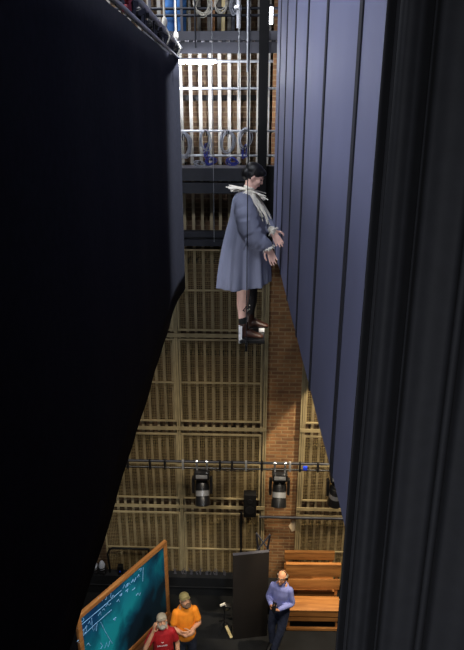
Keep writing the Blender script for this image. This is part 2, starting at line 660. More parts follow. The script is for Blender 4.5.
MB().span((xl, GY + .18, zc - .05), (xr, GY + .23, zc + .03)).build('wall_channel', M['black'], g, smooth=False)

g2 = thing('fly_gallery', 'upper fly gallery with a worker standing on it', 'gallery', (0, 0, 0))
zt2, zm2, zb2 = z_at(31, FG), z_at(41, FG), z_at(53, FG)
MB().span((xl, FG, zm2 + .01), (xr, FG + .03, zt2)).build('edge_beam', M['gal'], g2, smooth=False)
MB().span((xl, FG + .02, zb2), (xr, FG + .06, zm2 - .012)).build('lower_beam', M['gal'], g2, smooth=False)
MB().span((xl, FG + .03, zm2 + .02), (xr, GY + .06, zm2 + .06)).build('deck', M['gal'], g2, smooth=False)
mb = MB()
for i in range(38):
    mb.box((xl + .1 + i * .115, FG + .025, zm2), (.06, .02, .03))
mb.build('spacer', M['dark'], g2, smooth=False)
for py in (8.5, 15.5, -22):
    z = z_at(py, FG + .02)
    MB().cyl((xl, FG + .02, z), (xr, FG + .02, z), .019, n=10).build('handrail', M['dark'], g2)
for px in (150, 181.5, 247.5, 290):
    x = at(px, 20, FG).x
    MB().span((x - .018, FG + .003, zm2), (x + .018, FG + .04, z_at(-24, FG))).build('post', M['gal'], g2, smooth=False)

# black column beside the pier
x0, x1 = at(258, 120, 8.85).x, at(267.5, 120, 8.85).x
zl = z_at(247, 8.85)
mb = MB().span((x0, 8.85, zl), (x1, 8.865, 12.8)).span((x0, 8.945, zl), (x1, 8.96, 12.8)).span(((x0 + x1) / 2 - .01, 8.865, zl), ((x0 + x1) / 2 + .01, 8.945, 12.8))
mb.span((x0 - .01, 8.84, zl - .02), (x1 + .14, 9.0, zl))
tag(mb.build('steel_column', M['black'], smooth=False), 'black steel column crossing both galleries behind the performer', 'column')
# dark cladding plate to the right of the column between lower gallery and pier
a, b_ = at(267, 196, 8.98), at(277, 246, 8.98)
tag(MB().span((x1 + .002, 8.97, b_.z), (x1 + .5, 8.99, z_at(166, 8.98))).build('cladding_plate', M['black'], smooth=False),
    'black plate beside the steel column, right in front of the performer\'s face', 'plate')

# lamps
a, b_ = at(181, 62, 9.06), at(215, 62, 9.06)
t_ = thing('fluorescent_lamp', 'bright white fluorescent batten lamp under the upper gallery', 'lamp', (0, 0, 0))
a.x -= .35
MB().span((a.x - .03, 9.04, a.z + .03), (b_.x + .03, 9.08, a.z + .05)).build('housing', M['gal'], t_, smooth=False)
for x in (a.x + .1, b_.x - .1):
    MB().span((x - .01, 9.05, a.z + .05), (x + .01, 9.065, zb2 + .005)).build('hanger', M['gal'], t_, smooth=False)
MB().cyl((a.x, 9.06, a.z), (b_.x, 9.06, a.z), .022).build('tube', M['tube'], t_)
for x in (a.x - .012, b_.x + .012):
    MB().box((x, 9.06, a.z + .012), (.024, .04, .06)).build('end_cap', M['white'], t_, smooth=False)
c = at(270.5, 15, 8.93)
t_ = thing('bulkhead_lamp', 'white upright tube lamp beside the black column', 'lamp', (0, 0, 0))
MB().cyl((c.x, 8.93, c.z - .11), (c.x, 8.93, c.z + .09), .03).build('tube', M['bulb'], t_)
MB().cyl((c.x, 8.93, c.z + .09), (c.x, 8.93, c.z + .13), .034).build('cap', M['gal'], t_)
MB().span((x1 - .005, 8.935, c.z + .1), (c.x, 8.955, c.z + .12)).build('arm', M['gal'], t_, smooth=False)
# rail behind lamp on upper wall
z = z_at(61, GY)
tag(MB().cyl((xl, GY + .08, z), (px0, GY + .08, z), .02).build('conduit', M['galv']), 'galvanised conduit behind the bright fluorescent lamp', 'conduit')

# coiled cables over the rail
def coil(px, py, w, h, m, label, turns=7, tail=True, Y=9.035, name='cable_coil', group='cables coiled over the lower gallery rail'):
    c = at(px, py, Y)
    mb = MB()
    q = random.Random(px)
    for i in range(turns):
        pw, ph = w * q.uniform(.75, 1.05), h * q.uniform(.82, 1.05)
        dx, dz, dy, ph0 = q.uniform(-.02, .02), q.uniform(-.02, .02), q.uniform(-.025, .0), q.uniform(-.12, .12)
        pts = [(dx + math.cos(a) * pw * (1 + .1 * math.sin(2 * a + i)) + math.sin(a) * ph0 * .3, dy + .012 * math.sin(a * 2 + i), dz + math.sin(a) * ph) for a in
               [2 * math.pi * j / 24 for j in range(24)]]
        mb.tube(pts, .006, 6, closed=True)
    o = mb.build(name, m)
    o.location = c
    tag(o, label, 'cable', group)
    t = MB()
    t.tube([(-.015, -.04, h * .95), (-.015, -.045, h * .5), (0.015, -.045, h * .5), (.015, -.04, h * .95), (-.015, -.04, h * .95)], .007, 6)
    t.build('tie', M['black'], o)
    return o


coil(184, 146, .10, .17, M['cablew'], 'large pale cable coil hanging at the drape edge on the gallery rail', 9)
coil(205.5, 141, .075, .15, M['cablew'], 'narrow grey cable coil, second along the gallery rail from the drape', 6)
coil(227.5, 142, .105, .16, M['cablew'], 'wide grey cable coil hanging behind the performer\'s head', 7)
coil(245, 139, .085, .14, M['cablew'], 'grey cable coil on the gallery rail nearest the black column', 6)
coil(206, 150, .03, .11, M['cableb'], 'small blue cable hank hanging inside a grey coil', 4)
coil(200, 163.5, .09, .035, M['cablew'], 'flat white cable coil on the gallery edge', 5)
coil(211, 161.5, .07, .045, M['cableb'], 'blue cable coil heaped on the gallery edge beside a white coil', 6)
coil(232, 161.5, .085, .045, M['cableb'], 'blue cable coil heaped on the gallery edge behind the performer\'s bun', 7)
coil(245, 152, .03, .09, M['cableb'], 'short blue cable hank by the black column', 4)
coil(203, 6, .12, .13, M['rope'], 'tangled pale rope hank on the upper gallery rail', 8, group='ropes on the upper gallery')
coil(222, 4, .08, .11, M['rope'], 'smaller pale rope hank on the upper gallery rail, middle of three', 5, group='ropes on the upper gallery')
coil(234, 5, .05, .12, M['cablew'], 'slim pale cable hank on the upper gallery rail by the white pipe', 5, group='ropes on the upper gallery')
# hanging lines
def line(name, px, py0, py1, Y, r, m, label, cat='rope', knot=False):
    a, b_ = at(px, py0, Y), at(px, py1, Y)
    mb = MB().cyl((a.x, Y, TOPZ), (a.x, Y, b_.z), r, n=6)
    o = tag(mb.build(name, m), label, cat)
    if knot:
        MB().ell((a.x, Y, b_.z), (r * 2.4, r * 2.4, r * 4)).build('knot', m, o)
    return o


line('drop_line', 211, -60, 242, 8.75, .0045, M['galv'], 'thin pale line hanging down past both galleries')
line('drop_line', 239.5, -60, 100, 8.85, .008, M['galv'], 'thin grey line hanging left of the black column')
line('scaffold_tube', 239, -60, 28, 8.99, .03, M['white'], 'white upright pipe on the upper gallery', 'pipe')
line('scaffold_tube', 248.5, -60, 72, 8.93, .013, M['galv'], 'galvanised upright pipe just left of the black column', 'pipe')
line('drop_line', 193.5, -60, 48, 8.9, .012, M['dark'], 'dark rod hanging in front of the upper gallery beam')
p = at(238, 8, 8.96)
tag(MB().box((p.x, 8.945, p.z), (.1, .03, .07), bevel=.006).build('swivel_clamp', M['chrome']), 'pale clamp joining the white pipe and the upper rail', 'clamp')
# stacked timber/pipe lengths leaning behind the upper gallery
for px, m, lab in ((186, 'lath', 'yellowish timber length leaning behind the worker'), (213, 'pew', 'brown timber length leaning behind the rope hanks'),
                   (233, 'dark', 'dark tube leaning behind the white pipe'), (223, 'lath', 'pale timber length leaning on the upper gallery wall')):
    x = at(px, 20, 9.5).x
    tag(MB().bar((x, 9.48, zm2 + .06), (x + .03, 9.62, 12.2), .05, .05).build('timber_length', M[m], smooth=False), lab, 'timber', 'lengths stored on the upper gallery')

# ------------------------------------------------------------------ left black drape on its truss
def dline(px_far, py_far, Yf, px_n, py_n):
    """point on the same level as the far point, seen at the near pixel"""
    a = at(px_far, py_far, Yf)
    return a, on_z(px_n, py_n, a.z)


YF = 4.97
bot_f, bot_n = dline(181, 288, YF, 73, 640)
ddir = (bot_n - bot_f)
ddir.z = 0
ddir.normalize()
zb_d, zt_d = bot_f.z, at(180, 58, YF).z
LEN = 5.8
nm = Vector((-ddir.y, ddir.x, 0))
if nm.x < 0:
    nm = -nm
g = thing('masking_drape', 'huge black masking drape filling the left side', 'stage drape', (bot_f.x, bot_f.y, zb_d))
mb = MB()
nx, nz = 150, 12
H = zt_d - zb_d
q = random.Random(5)
def fold(u):
    s_ = u * LEN
    v = .0022 * math.sin(s_ * 6.1 + 1) + .0016 * math.sin(s_ * 11.7 + 2.2)
    v *= min(1, s_ / .5)
    if s_ < .16:
        v += -.012 * (1 - s_ / .16) ** 2     # leading edge rolls away
    if s_ < .6:
        v += .05 * (1 - s_ / .6) ** 2
    return v
grid = []
for i in range(nx + 1):
    u = (i / nx) ** 1.5
    colv = []
    for j in range(nz + 1):
        w = j / nz
        p = ddir * (u * LEN) + nm * fold(u)
        colv.append(mb.bm.verts.new((p.x, p.y, w * H)))
    grid.append(colv)
for i in range(nx):
    for j in range(nz):
        mb.bm.faces.new((grid[i][j], grid[i + 1][j], grid[i + 1][j + 1], grid[i][j + 1]))
o = mb.build('cloth', M['drape'], g, angle=180)
md = o.modifiers.new('t', 'SOLIDIFY')
md.thickness = .008
md.offset = 1
# truss: two tubes with rungs above the drape, clamps and ties
t_ = thing('lighting_truss', 'ladder truss of two tubes carrying the left black drape', 'truss', (bot_f.x, bot_f.y, zt_d))
off = nm * .035
def al(s_, dz, dn=0):
    p = ddir * s_ + off + nm * dn
    return Vector((p.x, p.y, dz))
MB().cyl(al(-.06, .0), al(LEN, .0), .009).build('lower_tube', M['lath'] if False else M['galv'], t_)
MB().cyl(al(-.10, .078, .01), al(LEN, .078, .01), .015).build('upper_tube', M['galv'], t_)
MB().cyl(al(-.06, .10, -.12), al(LEN, .10, -.12), .018).build('rear_tube', M['blackm'], t_)
for i in range(14):
    s_ = .12 + i * .34
    MB().cyl(al(s_, 0), al(s_ + .04, .078, .01), .006, n=8).build('rung', M['blackm'], t_)
for i in range(24):
    s_ = .05 + i * .17 + q.uniform(-.03, .03)
    mb = MB().box(al(s_, .024, -.01), (.03, .025, .035), Euler((q.uniform(-.4, .4), q.uniform(-.4, .4), q.uniform(0, 3))))
    mb.box(al(s_ + .02, .05, .0), (.022, .045, .022), Euler((q.uniform(-.6, .6), 0, q.uniform(0, 3))))
    mb.build('clamp', M['redtape'] if i == 13 else M['blackm'], t_, smooth=False)
# suspension ropes of the truss
for s_, lab in ((1.0, 'pale rope holding the truss, knotted, left of the worker\'s legs'), (.28, 'pale rope holding the truss in front of the worker\'s jeans')):
    p = Vector((bot_f.x, bot_f.y, zt_d)) + al(s_, .09, .01)
    o = tag(MB().cyl(p, p + Vector((0, 0, 2.2)), .007, n=6).build('support_rope', M['rope']), lab, 'rope', 'truss ropes')
    MB().ell(p + Vector((0, 0, .03)), (.018, .018, .035)).tube([p + Vector((0, 0, .02)), p + Vector((.03, 0, -.05)), p + Vector((.01, .01, -.09))], .006, 6).build('knot', M['rope'], o)

# ------------------------------------------------------------------ right wall of blue-grey flats
fb, nb = dline(272.5, 243, 7.1, 343, 520)
fd = (nb - fb)
fd.z = 0
fd.normalize()
fn = Vector((-fd.y, fd.x, 0))
if fn.x > 0:
    fn = -fn       # towards the slot
PW = .85
FH = 3.35
names = ['farthest from the camera beside the performer\'s hands', 'second from the far end', 'third from the far end', 'fourth from the far end',
         'fifth from the far end', 'sixth from the far end', 'closest to the foreground curtain']
rz = math.atan2(fd.y, fd.x)
for i in range(7):
    PWI = .63 if i == 0 else PW
    p = fb + fd * (0 if i == 0 else .63 + (i - 1) * PW)
    t_ = thing('scenery_flat', 'tall blue-grey painted scenery flat, ' + names[i], 'scenery flat', p, rz, 'blue-grey scenery flats')
    sgn = 1 if Vector((-fd.y, fd.x, 0)).dot(fn) > 0 else -1
    w = PWI - .045
    mb = MB()
    # slightly padded face with rounded long edges
    prof = []
    for k in range(9):
        a = k / 8 * math.pi / 2
        prof.append((.004 * (1 - math.sin(a)) , -.004 * (1 - math.cos(a)) ))
    xsn = [(x, y) for x, y in reversed(prof)] + [(w / 2, .003)] + [(w - x, y) for x, y in prof]
    xsn = [(0.0, -.03)] + [(x, y) for x, y in [(pp[0], pp[1]) for pp in xsn]] + [(w, -.03)]
    rings = []
    for zz in (0, .012, FH * .25, FH * .5, FH * .75, FH):
        dz = .008 if zz == 0 else 0
        rings.append([Vector((x, sgn * (y - dz), zz)) for x, y in xsn])
    mb.rings(rings)
    mb.build('face', M['flat'], t_, angle=30)
    f = MB()
    for xx in (.03, w - .03):
        f.span((xx - .03, sgn * -.03, 0), (xx + .03, sgn * -.075, FH))
    for zz in (.03, FH / 2, FH - .03):
        f.span((.06, sgn * -.03, zz - .03), (w - .06, sgn * -.075, zz + .03))
    f.build('timber_frame', M['flatedge'], t_, smooth=False)
    MB().span((w - .012, sgn * -.03, .0), (PWI - .002, sgn * .0055, FH)).build('seam_strip', M['flatedge'], t_, smooth=False)

# ------------------------------------------------------------------ right foreground curtain
CY = 1.02
p_edge = at(386, 0, CY)
CS = .63
g = thing('side_curtain', 'black pleated curtain hanging in the right foreground', 'curtain', (p_edge.x, CY, EYE - 2.6))
cdir = Vector((1, -.42, 0)).normalized()
cn = Vector((-cdir.y, cdir.x, 0))
if cn.y > 0:
    cn = -cn
mb = MB()
keys = [(0, -.01), (.014, -.05), (.03, -.045), (.052, .022), (.07, .03), (.092, .012), (.113, -.06), (.124, -.055), (.148, .016), (.19, .03), (.238, .018), (.25, -.035), (.262, .004),
        (.273, -.035), (.30, .012), (.37, .03), (.45, .0), (.5, -.04), (.58, .02), (.7, -.03), (.85, .02), (1.0, -.02), (1.2, 0)]
def cprof(s_):
    for (a, va), (b2, vb) in zip(keys, keys[1:]):
        if a <= s_ <= b2:
            t = (s_ - a) / (b2 - a)
            t = t * t * (3 - 2 * t)
            return va + (vb - va) * t
    return 0
nx, nz = 240, 24
grid = []
for i in range(nx + 1):
    s0 = 1.2 * (i / nx) ** 1.3
    s_ = s0
    colv = []
    for j in range(nz + 1):
        w = j / nz
        sw = s_ * (1 + .04 * math.sin(w * 5 + s_ * 3))+ .012 * math.sin(w * 4 + 1) * min(1, s_ * 8)
        p = (cdir * sw + cn * (cprof(s_) * (1.0 + .25 * math.sin(w * 3 + s_ * 9)))) * CS
        colv.append(mb.bm.verts.new((p.x, p.y, w * 4.4)))
    grid.append(colv)
for i in range(nx):
    for j in range(nz):
        mb.bm.faces.new((grid[i][j], grid[i + 1][j], grid[i + 1][j + 1], grid[i][j + 1]))
o = mb.build('cloth', M['drape2'], g, angle=180)
md = o.modifiers.new('t', 'SOLIDIFY')
md.thickness = .004
md.offset = -1
MB().cyl((-.05, .02, 4.42), (cdir.x * .8, cdir.y * .8 + .02, 4.42), .024).build('track', M['blackm'], g)

# ------------------------------------------------------------------ hands
def hand(mb, wrist, f, nrm, side, curl=.35, s_=1.0, spread=.10):
    """palm + four unequal fingers + thumb; f: pointing direction, nrm: out of the palm, side: which way the thumb sits (+1/-1 along f x nrm)"""
    f = Vector(f).normalized()
    nrm = Vector(nrm)
    nrm = (nrm - f * nrm.dot(f)).normalized()
    l = f.cross(nrm)
    w = Vector(wrist)
    mb.chain([(w - f * .02 * s_, (.027 * s_, .02 * s_)), (w + f * .03 * s_, (.034 * s_, .016 * s_)), (w + f * .085 * s_, (.038 * s_, .0125 * s_))], u=l, n=12)
    for i, ln in enumerate((.072, .082, .076, .058)):
        off = (.029 - i * .0195) * side
        b0 = w + f * (.082 if i != 3 else .074) * s_ + l * off * s_
        d = (f + l * (spread * (1.5 - i) * side * .6)).normalized()
        pts = [(b0 - d * .02 * s_, .0085 * s_)]
        p = b0
        ang = 0
        for j, fr in enumerate((.42, .33, .25)):
            ang += curl * (.7 if j == 0 else 1)
            dd = d * math.cos(ang) + nrm * math.sin(ang)
            p = p + dd * ln * fr * s_
            pts.append((p, (.0085 - .001 * j) * s_))
        mb.chain(pts, u=l, n=8, sub=2)
    t0 = w + f * .015 * s_ + l * .026 * side * s_
    t1 = t0 + (f * .55 + l * side * .8 + nrm * .25).normalized() * .042 * s_
    t2 = t1 + (f * .85 + l * side * .3 + nrm * .35).normalized() * .032 * s_
    t3 = t2 + (f * .95 + nrm * .4).normalized() * .024 * s_
    mb.chain([(t0, .014 * s_), (t1, .0105 * s_), (t2, .0095 * s_), (t3, .0075 * s_)], u=l, n=8, sub=2)


# ------------------------------------------------------------------ the performer
PY = 5.40
FOOT = at(247, 334, PY)
def P(px, py, dy=0.0):
    """point in the performer's own frame for a sideways profile drawn in her plane"""
    v = at(px, py, PY)
    return Vector((v.x - FOOT.x, dy, v.z - FOOT.z))


perf = thing('person', 'performer in loose blue-grey coat and white ruff, suspended beside the blue-grey flats', 'person', (FOOT.x, PY, FOOT.z))
b = MB()
hc = P(254.6, 175.5)
MB.k = .89
tilt = Euler((0, R(32), 0))
Rt = tilt.to_matrix()
def HP(x, y, z):        # head frame: x forward (face), y sideways, z up
    return hc + Rt @ Vector((x, y, z)) * MB.k
b.ell(HP(-.008, 0, .018), (.098, .073, .088), tilt)
b.ell(HP(.042, 0, -.045), (.052, .052, .068), tilt)
b.chain([(HP(.05, 0, -.085), (.03, .03)), (HP(.062, 0, -.098), (.02, .02))], u=(0, 1, 0))
b.chain([(HP(.082, 0, .010), .010), (HP(.092, 0, -.012), .011), (HP(.101, 0, -.026), .0115)], u=(0, 1, 0))
b.ell(HP(.085, 0, -.062), (.014, .022, .008), tilt)
b.ell(HP(.083, 0, .022), (.012, .045, .008), tilt)
for sy in (-1, 1):
    b.ell(HP(-.008, sy * .074, -.018), (.017, .008, .03), tilt)
    b.ell(HP(.06, sy * .035, -.03), (.028, .022, .028), tilt)
neck = P(246.5, 196)
b.chain([(hc + Rt @ Vector((-.01, 0, -.04)), (.052, .05)), (P(249.5, 187.5), (.047, .046)), (neck, (.058, .06))], u=(0, 1, 0))
b.chain([(P(246, 197), (.14, .06)), (P(246.5, 206), (.17, .09)), (P(247, 222), (.155, .1)), (P(246, 240), (.14, .105)), (P(245.5, 256), (.16, .115)), (P(245, 266), (.15, .11))], u=(0, 1, 0))
# arms: near (towards the camera, dy<0) and far
nw, fw = P(267.3, 241.5, -.2), P(272.3, 229.8, -.02)
b.chain([(P(245.5, 203, -.15), .052), (P(249, 219, -.21), .045), (P(253.5, 234, -.22), .04), (P(261, 238.5, -.2), .036), (nw, .026)])
b.chain([(P(247, 203, .15), .052), (P(256, 213, .2), .045), (P(262, 221, .13), .04), (P(267.5, 226, .06), .036), (fw, .026)])
hand(b, P(268.1, 243, -.2), P(272.3, 256) - P(268, 243), (.4, -.85, .1), 1, .18, 1.02)
hand(b, P(272.8, 231, -.03), (P(280, 243.5) - P(272.8, 231)) + Vector((0, -.02, 0)), (.2, -.95, -.2), -1, .12, 1.0)
# legs
b.chain([(P(244, 262, -.08), .08), (P(243.5, 290, -.085), .062), (P(242.5, 300, -.09), (.052, .056)), (P(242.5, 310, -.09), (.04, .042)), (P(243, 322, -.09), .034), (P(244, 330, -.09), .034), (P(256, 333, -.09), .025)], u=(0, 1, 0))
b.chain([(P(247, 262, .1), .08), (P(250, 288, .11), .062), (P(251, 302, .12), (.05, .054)), (P(250.2, 316, .13), .034), (P(250, 325, .13), .034), (P(260, 328.4, .13), .025)], u=(0, 1, 0))
b.fuse('body', M['skin'], perf, .0055, 3)
# hair: smooth cap and bun-like roundness at the back
h = MB()
h.ell(HP(-.022, 0, .036), (.106, .084, .084), tilt)
h.ell(HP(-.066, 0, -.012), (.068, .07, .078), tilt)
h.ell(HP(.045, 0, .066), (.052, .064, .036), tilt)
for sy in (-1, 1):
    h.ell(HP(-.03, sy * .05, .0), (.05, .034, .05), tilt)
h.fuse('hair', M['hair'], perf, .006, 2)
for sy in (-1, 1):
    e = MB().ell(HP(.079, sy * .034, .0), (.0085, .012, .006), tilt, 12).build('eye', M['eyed'], perf)
    MB().chain([(HP(.09, sy * .016, .026), .004), (HP(.086, sy * .034, .031), .0045), (HP(.074, sy * .05, .024), .003)], n=6).build('eyebrow', M['hair'], perf)
MB().ell(HP(.0955, 0, -.06), (.006, .019, .004), tilt, 10).ell(HP(.0925, 0, -.067), (.006, .017, .004), tilt, 10).build('lips', M['lip'], perf)
# coat
MB.k = 1.0
cm = MB()
prof = [(190, 247.5, 5.5, .075), (194, 245, 9.5, .13), (199, 245, 12.5, .18), (206, 246.2, 15, .205), (216, 246.5, 16.8, .21), (230, 245.3, 19.8, .205), (245, 244.6, 22.8, .21), (260, 244.2, 24.6, .225),
        (272, 243.8, 25.8, .24), (283.5, 243.5, 26.4, .25)]
prof2 = []
for (a, c_) in zip(prof, prof[1:]):
    for k in range(5):
        t = k / 5
        prof2.append(tuple(a[i] + (c_[i] - a[i]) * t for i in range(4)))
prof2.append(prof[-1])
NS = 120
rings = []
for (py, cx, hw, hd) in prof2:
    c_ = P(cx, py)
    hwm = P(cx + hw, py).x - c_.x
    dn = max(0, (py - 208) / 78)
    ring = []
    for k in range(NS):
        a = 2 * math.pi * k / NS
        rip = 1 + dn * (.085 * math.sin(7 * a + 1.1 + .5 * math.sin(a * 2)) + .065 * math.sin(13 * a + 2.3) + .018 * math.sin(23 * a)) + .012 * math.sin(5 * a + py * .12) * min(1, max(0, (py - 192) / 12))
        x = c_.x + math.cos(a) * hwm * (1 + (rip - 1) * .55)
        y = -math.sin(a) * hd * rip
        z = c_.z + (.028 * math.cos(a) * dn)
        ring.append((x, y, z))
    rings.append(ring)
cm.rings(rings)
# sleeves, full at the elbow, with bunched creases
sl_ = [(243.5, 201, -.13, .085), (246.5, 212, -.18, .094), (249.3, 224, -.21, .092), (254.6, 234.5, -.215, .084), (261.5, 238.4, -.21, .07), (265.6, 240.6, -.2, .06)]
seq = []
for (A, B_) in zip(sl_, sl_[1:]):
    for k in range(4):
        t = k / 4
        v = [A[i_] + (B_[i_] - A[i_]) * t for i_ in range(4)]
        w_r = .0065 * math.sin(len(seq) * 2.3) * (.4 + .6 * min(1, len(seq) / 8))
        seq.append((P(v[0], v[1], v[2]), (v[3] + w_r, v[3] * 1.08 - w_r)))
seq.append((P(265.6, 240.6, -.2), (.055, .064)))
cm.chain(seq, u=(0, .8, .6), n=24, sub=2)
cm.chain([(P(248, 201, .13), (.085, .085)), (P(255, 211, .16), (.098, .09)), (P(262, 219.5, .12), (.085, .085)), (P(267.5, 225.5, .06), (.065, .065)), (P(270, 228, .01), (.052, .055))], u=(0, 1, 0), n=20)
coat = cm.fuse('coat', M['coat'], perf, .0075, 2)
pk = MB()
for (x0_, y0_, x1_, y1_) in ((247, 232, 244, 243), (247, 232, 249, 242)):
    pk.tube([P(x0_, y0_, -.335), P((x0_ + x1_) / 2, (y0_ + y1_) / 2, -.33), P(x1_, y1_, -.30)], .006, 6)
pk.ell(P(247, 232, -.33), (.012, .012, .01))
pk.build('tie', M['coat'], coat)
# ruff: many ragged lace strips round the neck, long to the front and sticking out behind
rf = MB()
q = random.Random(11)
for i in range(120):
    a = 2 * math.pi * i / 120 + q.uniform(-.05, .05)
    ca, sa = math.cos(a), math.sin(a)
    base = P(249 + 4.5 * ca, 189.5 + 1.5 * ca, sa * .06)
    front = max(0, ca)
    ln = .10 + .14 * front * q.uniform(.6, 1.2) + q.uniform(0, .035)
    d = Vector((ca * .75, sa * (.75 + .25 * front), -.55 - .55 * front + q.uniform(-.25, .3))).normalized()
    if ca > .1 and i % 4 == 0:
        d = Vector((1, sa * .5, q.uniform(-.8, -.1))).normalized()
        ln = q.uniform(.07, .15)
    if ca < -.72:
        d = Vector((-1, sa * .6, -.02 + q.uniform(-.3, .2))).normalized()
        ln = q.uniform(.05, .17)

    sidev = d.cross(Vector((0, 0, 1))).normalized()
    w = q.uniform(.009, .022)
    pts = []
    seg = 5
    droop = q.uniform(.02, .16) * (0.25 if ca < -.72 else 1)
    for k in range(seg + 1):
        t = k / seg
        pts.append(base + d * ln * t + Vector((0, 0, -droop * ln * t * t * 2.0)) + sidev * .012 * math.sin(t * 5 + i))
    up = d.cross(sidev)
    rg = []
    for k, p in enumerate(pts):
        t = k / seg
        ww = w * (1 - .75 * t * t)
        rg.append([p + sidev * ww + up * .004, p + up * .0065, p - sidev * ww + up * .004, p - up * .003])
    rf.rings(rg)
rf.chain([(P(249 + 3.6 * math.cos(t), 188 + 1.3 * math.cos(t), .055 * math.sin(t)), .018) for t in [2 * math.pi * k / 12 for k in range(13)]], n=8)
rf.build('lace_ruff', M['lace'], perf)
# lace cuffs
for (w, axis, lab) in ((P(267.2, 241.6, -.2), P(272, 252) - P(267, 241), 1), (P(272, 229.8, -.02), Vector((.5, -.1, -.5)), 2)):
    cf = MB()
    ax = Vector(axis).normalized()
    u = ax.orthogonal().normalized()
    v = ax.cross(u)
    for i in range(26):
        a = 2 * math.pi * i / 26
        rad = (u * math.cos(a) + v * math.sin(a))
        d = (rad * q.uniform(.5, 1.3) + ax * q.uniform(.1, 1.1)).normalized()
        b0 = w + rad * .03
        sv = d.cross(ax)
        sv = sv.normalized() if sv.length > 1e-3 else u
        l_ = q.uniform(.025, .055)
        cf.rings([[b0 + sv * .009, b0 + d * 0 + ax * .003, b0 - sv * .009, b0 - ax * .003],
                  [b0 + d * l_ * .6 + sv * .009, b0 + d * l_ * .6 + ax * .003, b0 + d * l_ * .6 - sv * .009, b0 + d * l_ * .6 - ax * .003],
                  [b0 + d * l_ + sv * .003, b0 + d * l_ + ax * .002, b0 + d * l_ - sv * .003, b0 + d * l_ - ax * .002]])
    cf.chain([(w - ax * .015, .036), (w + ax * .015, .034)], n=12)
    cf.build('lace_cuff', M['lace'], perf)
# socks, stocking, boots
MB().chain([(P(243.1, 315.2, -.09), .043), (P(243.3, 320, -.09), .041), (P(243.8, 325, -.09), .043)], u=(0, 1, 0)).build('sock', M['sock'], perf)
o = MB().chain([(P(247, 266, .1), .09), (P(250, 288, .11), .07), (P(251, 302, .12), (.057, .06)), (P(250.2, 316, .13), .041), (P(249.8, 323, .13), .042)], u=(0, 1, 0)).build('stocking', M['stock'], perf)
sp = MB()
for k in range(26):
    zf = q.uniform(.16, .45)
    a = q.uniform(math.pi * .75, math.pi * 1.9)
    c_ = P(250.6, 315, .12)
    rr = .043 + .045 * (zf - .16)
    sp.ell((c_.x + rr * math.cos(a), .125 + rr * math.sin(a), zf), (.007, .007, .009), None, 8)
sp.build('flower_print', M['lace'], o)
MB().chain([(P(243.2, 306, -.135), .004), (P(245, 304, -.133), .0045), (P(246.3, 302, -.125), .004)], n=6).chain([(P(243.2, 306, -.135), .004), (P(244.6, 307, -.13), .004)], n=6).build('tattoo', M['sock'], perf)
for (dy, dx, up_) in ((-.09, 0, 0), (.13, 5.6, 2.8)):
    bt = MB()
    def B(px, py, e=0):
        return P(px + dx, py - up_, 0) + Vector((0, dy + e, 0))
    bt.chain([(B(243.6, 321.5), (.047, .05)), (B(243.8, 327), (.046, .05)), (B(244.6, 331), (.044, .05))], u=(0, 1, 0))
    bt.chain([(B(242.6, 331.3), (.04, .035)), (B(248, 329.5), (.046, .044)), (B(254, 331.3), (.046, .034)), (B(259.6, 332.6), (.04, .024)), (B(261.2, 332.9), (.032, .02))], u=(0, 1, 0))
    bo = bt.fuse('boot', M['boot'], perf, .006, 3)
    s2 = MB()
    rings = []
    base = B(239.2, 334)
    base.z = max(base.z, 0)
    Ls = (B(263, 334) - base).x
    for zz in (0, .012):
        rg = []
        for k in range(24):
            a = 2 * math.pi * k / 24
            x = .5 * Ls + math.cos(a) * .5 * Ls
            wv = .043 * (abs(math.sin(a)) ** .7) * (1 if math.sin(a) > 0 else -1)
            rg.append((base.x + x, base.y + wv, base.z + zz))
        rings.append(rg)
    s2.rings(rings).build('sole', M['blackm'], bo)
    l_ = MB()
    for k in range(4):
        l_.tube([B(247 + k * 1.5, 323.6 + k * 1.7, -.022), B(248.6 + k * 1.5, 323.2 + k * 1.7, 0), B(247 + k * 1.5, 323.6 + k * 1.7, .022)], .0035, 6)
    l_.build('laces', M['sock'], bo)

# foot plate with white heel rest, on its wires
fp = thing('foot_platform', 'small black foot platform with white heel rest under the performer\'s boots', 'platform', (FOOT.x, PY, FOOT.z))
pz0, pz1 = 0.0, -.042
xA, xB = P(239.3, 336).x, P(264.5, 336).x
MB().span((xA, -.15, pz1), (xB, .2, pz0 - .001), bevel=.004).build('plate', M['blackm'], fp)
MB().span((xA - .004, -.15, pz1), (xA + .030, -.02, P(239, 321.3).z), bevel=.004).build('heel_rest', M['white'], fp)
MB().span((P(259, 330).x, .06, 0), (P(264.5, 330).x, .2, P(250, 331.4).z), bevel=.003).build('toe_block', M['white'], fp)
wx = P(247, 300).x + FOOT.x
for dy, lab in ((-.36, 'thin dark wire rope hanging in front of the performer\'s coat'), (.34, 'thin dark wire rope hanging behind the performer')):
    o = tag(MB().cyl((wx, PY + dy, FOOT.z - .03), (wx, PY + dy, 12.0), .0042, n=6).build('wire_rope', M['wire']), lab, 'wire rope', 'flying wires')
    MB().cyl((wx, PY + dy, FOOT.z - .035), (wx, PY + dy, FOOT.z + .02), .009, n=8).build('ferrule', M['black'], o)
    MB().span((wx - .012, -.0 + (dy if dy < 0 else .19), pz1 + .005), (wx + .012, (-.14 if dy < 0 else dy), pz1 + .02)).build('lug', M['blackm'], fp, smooth=False)
for c_ in fp.children:
    if c_.name.startswith('lug'):
        c_.location = (-FOOT.x, 0, 0)

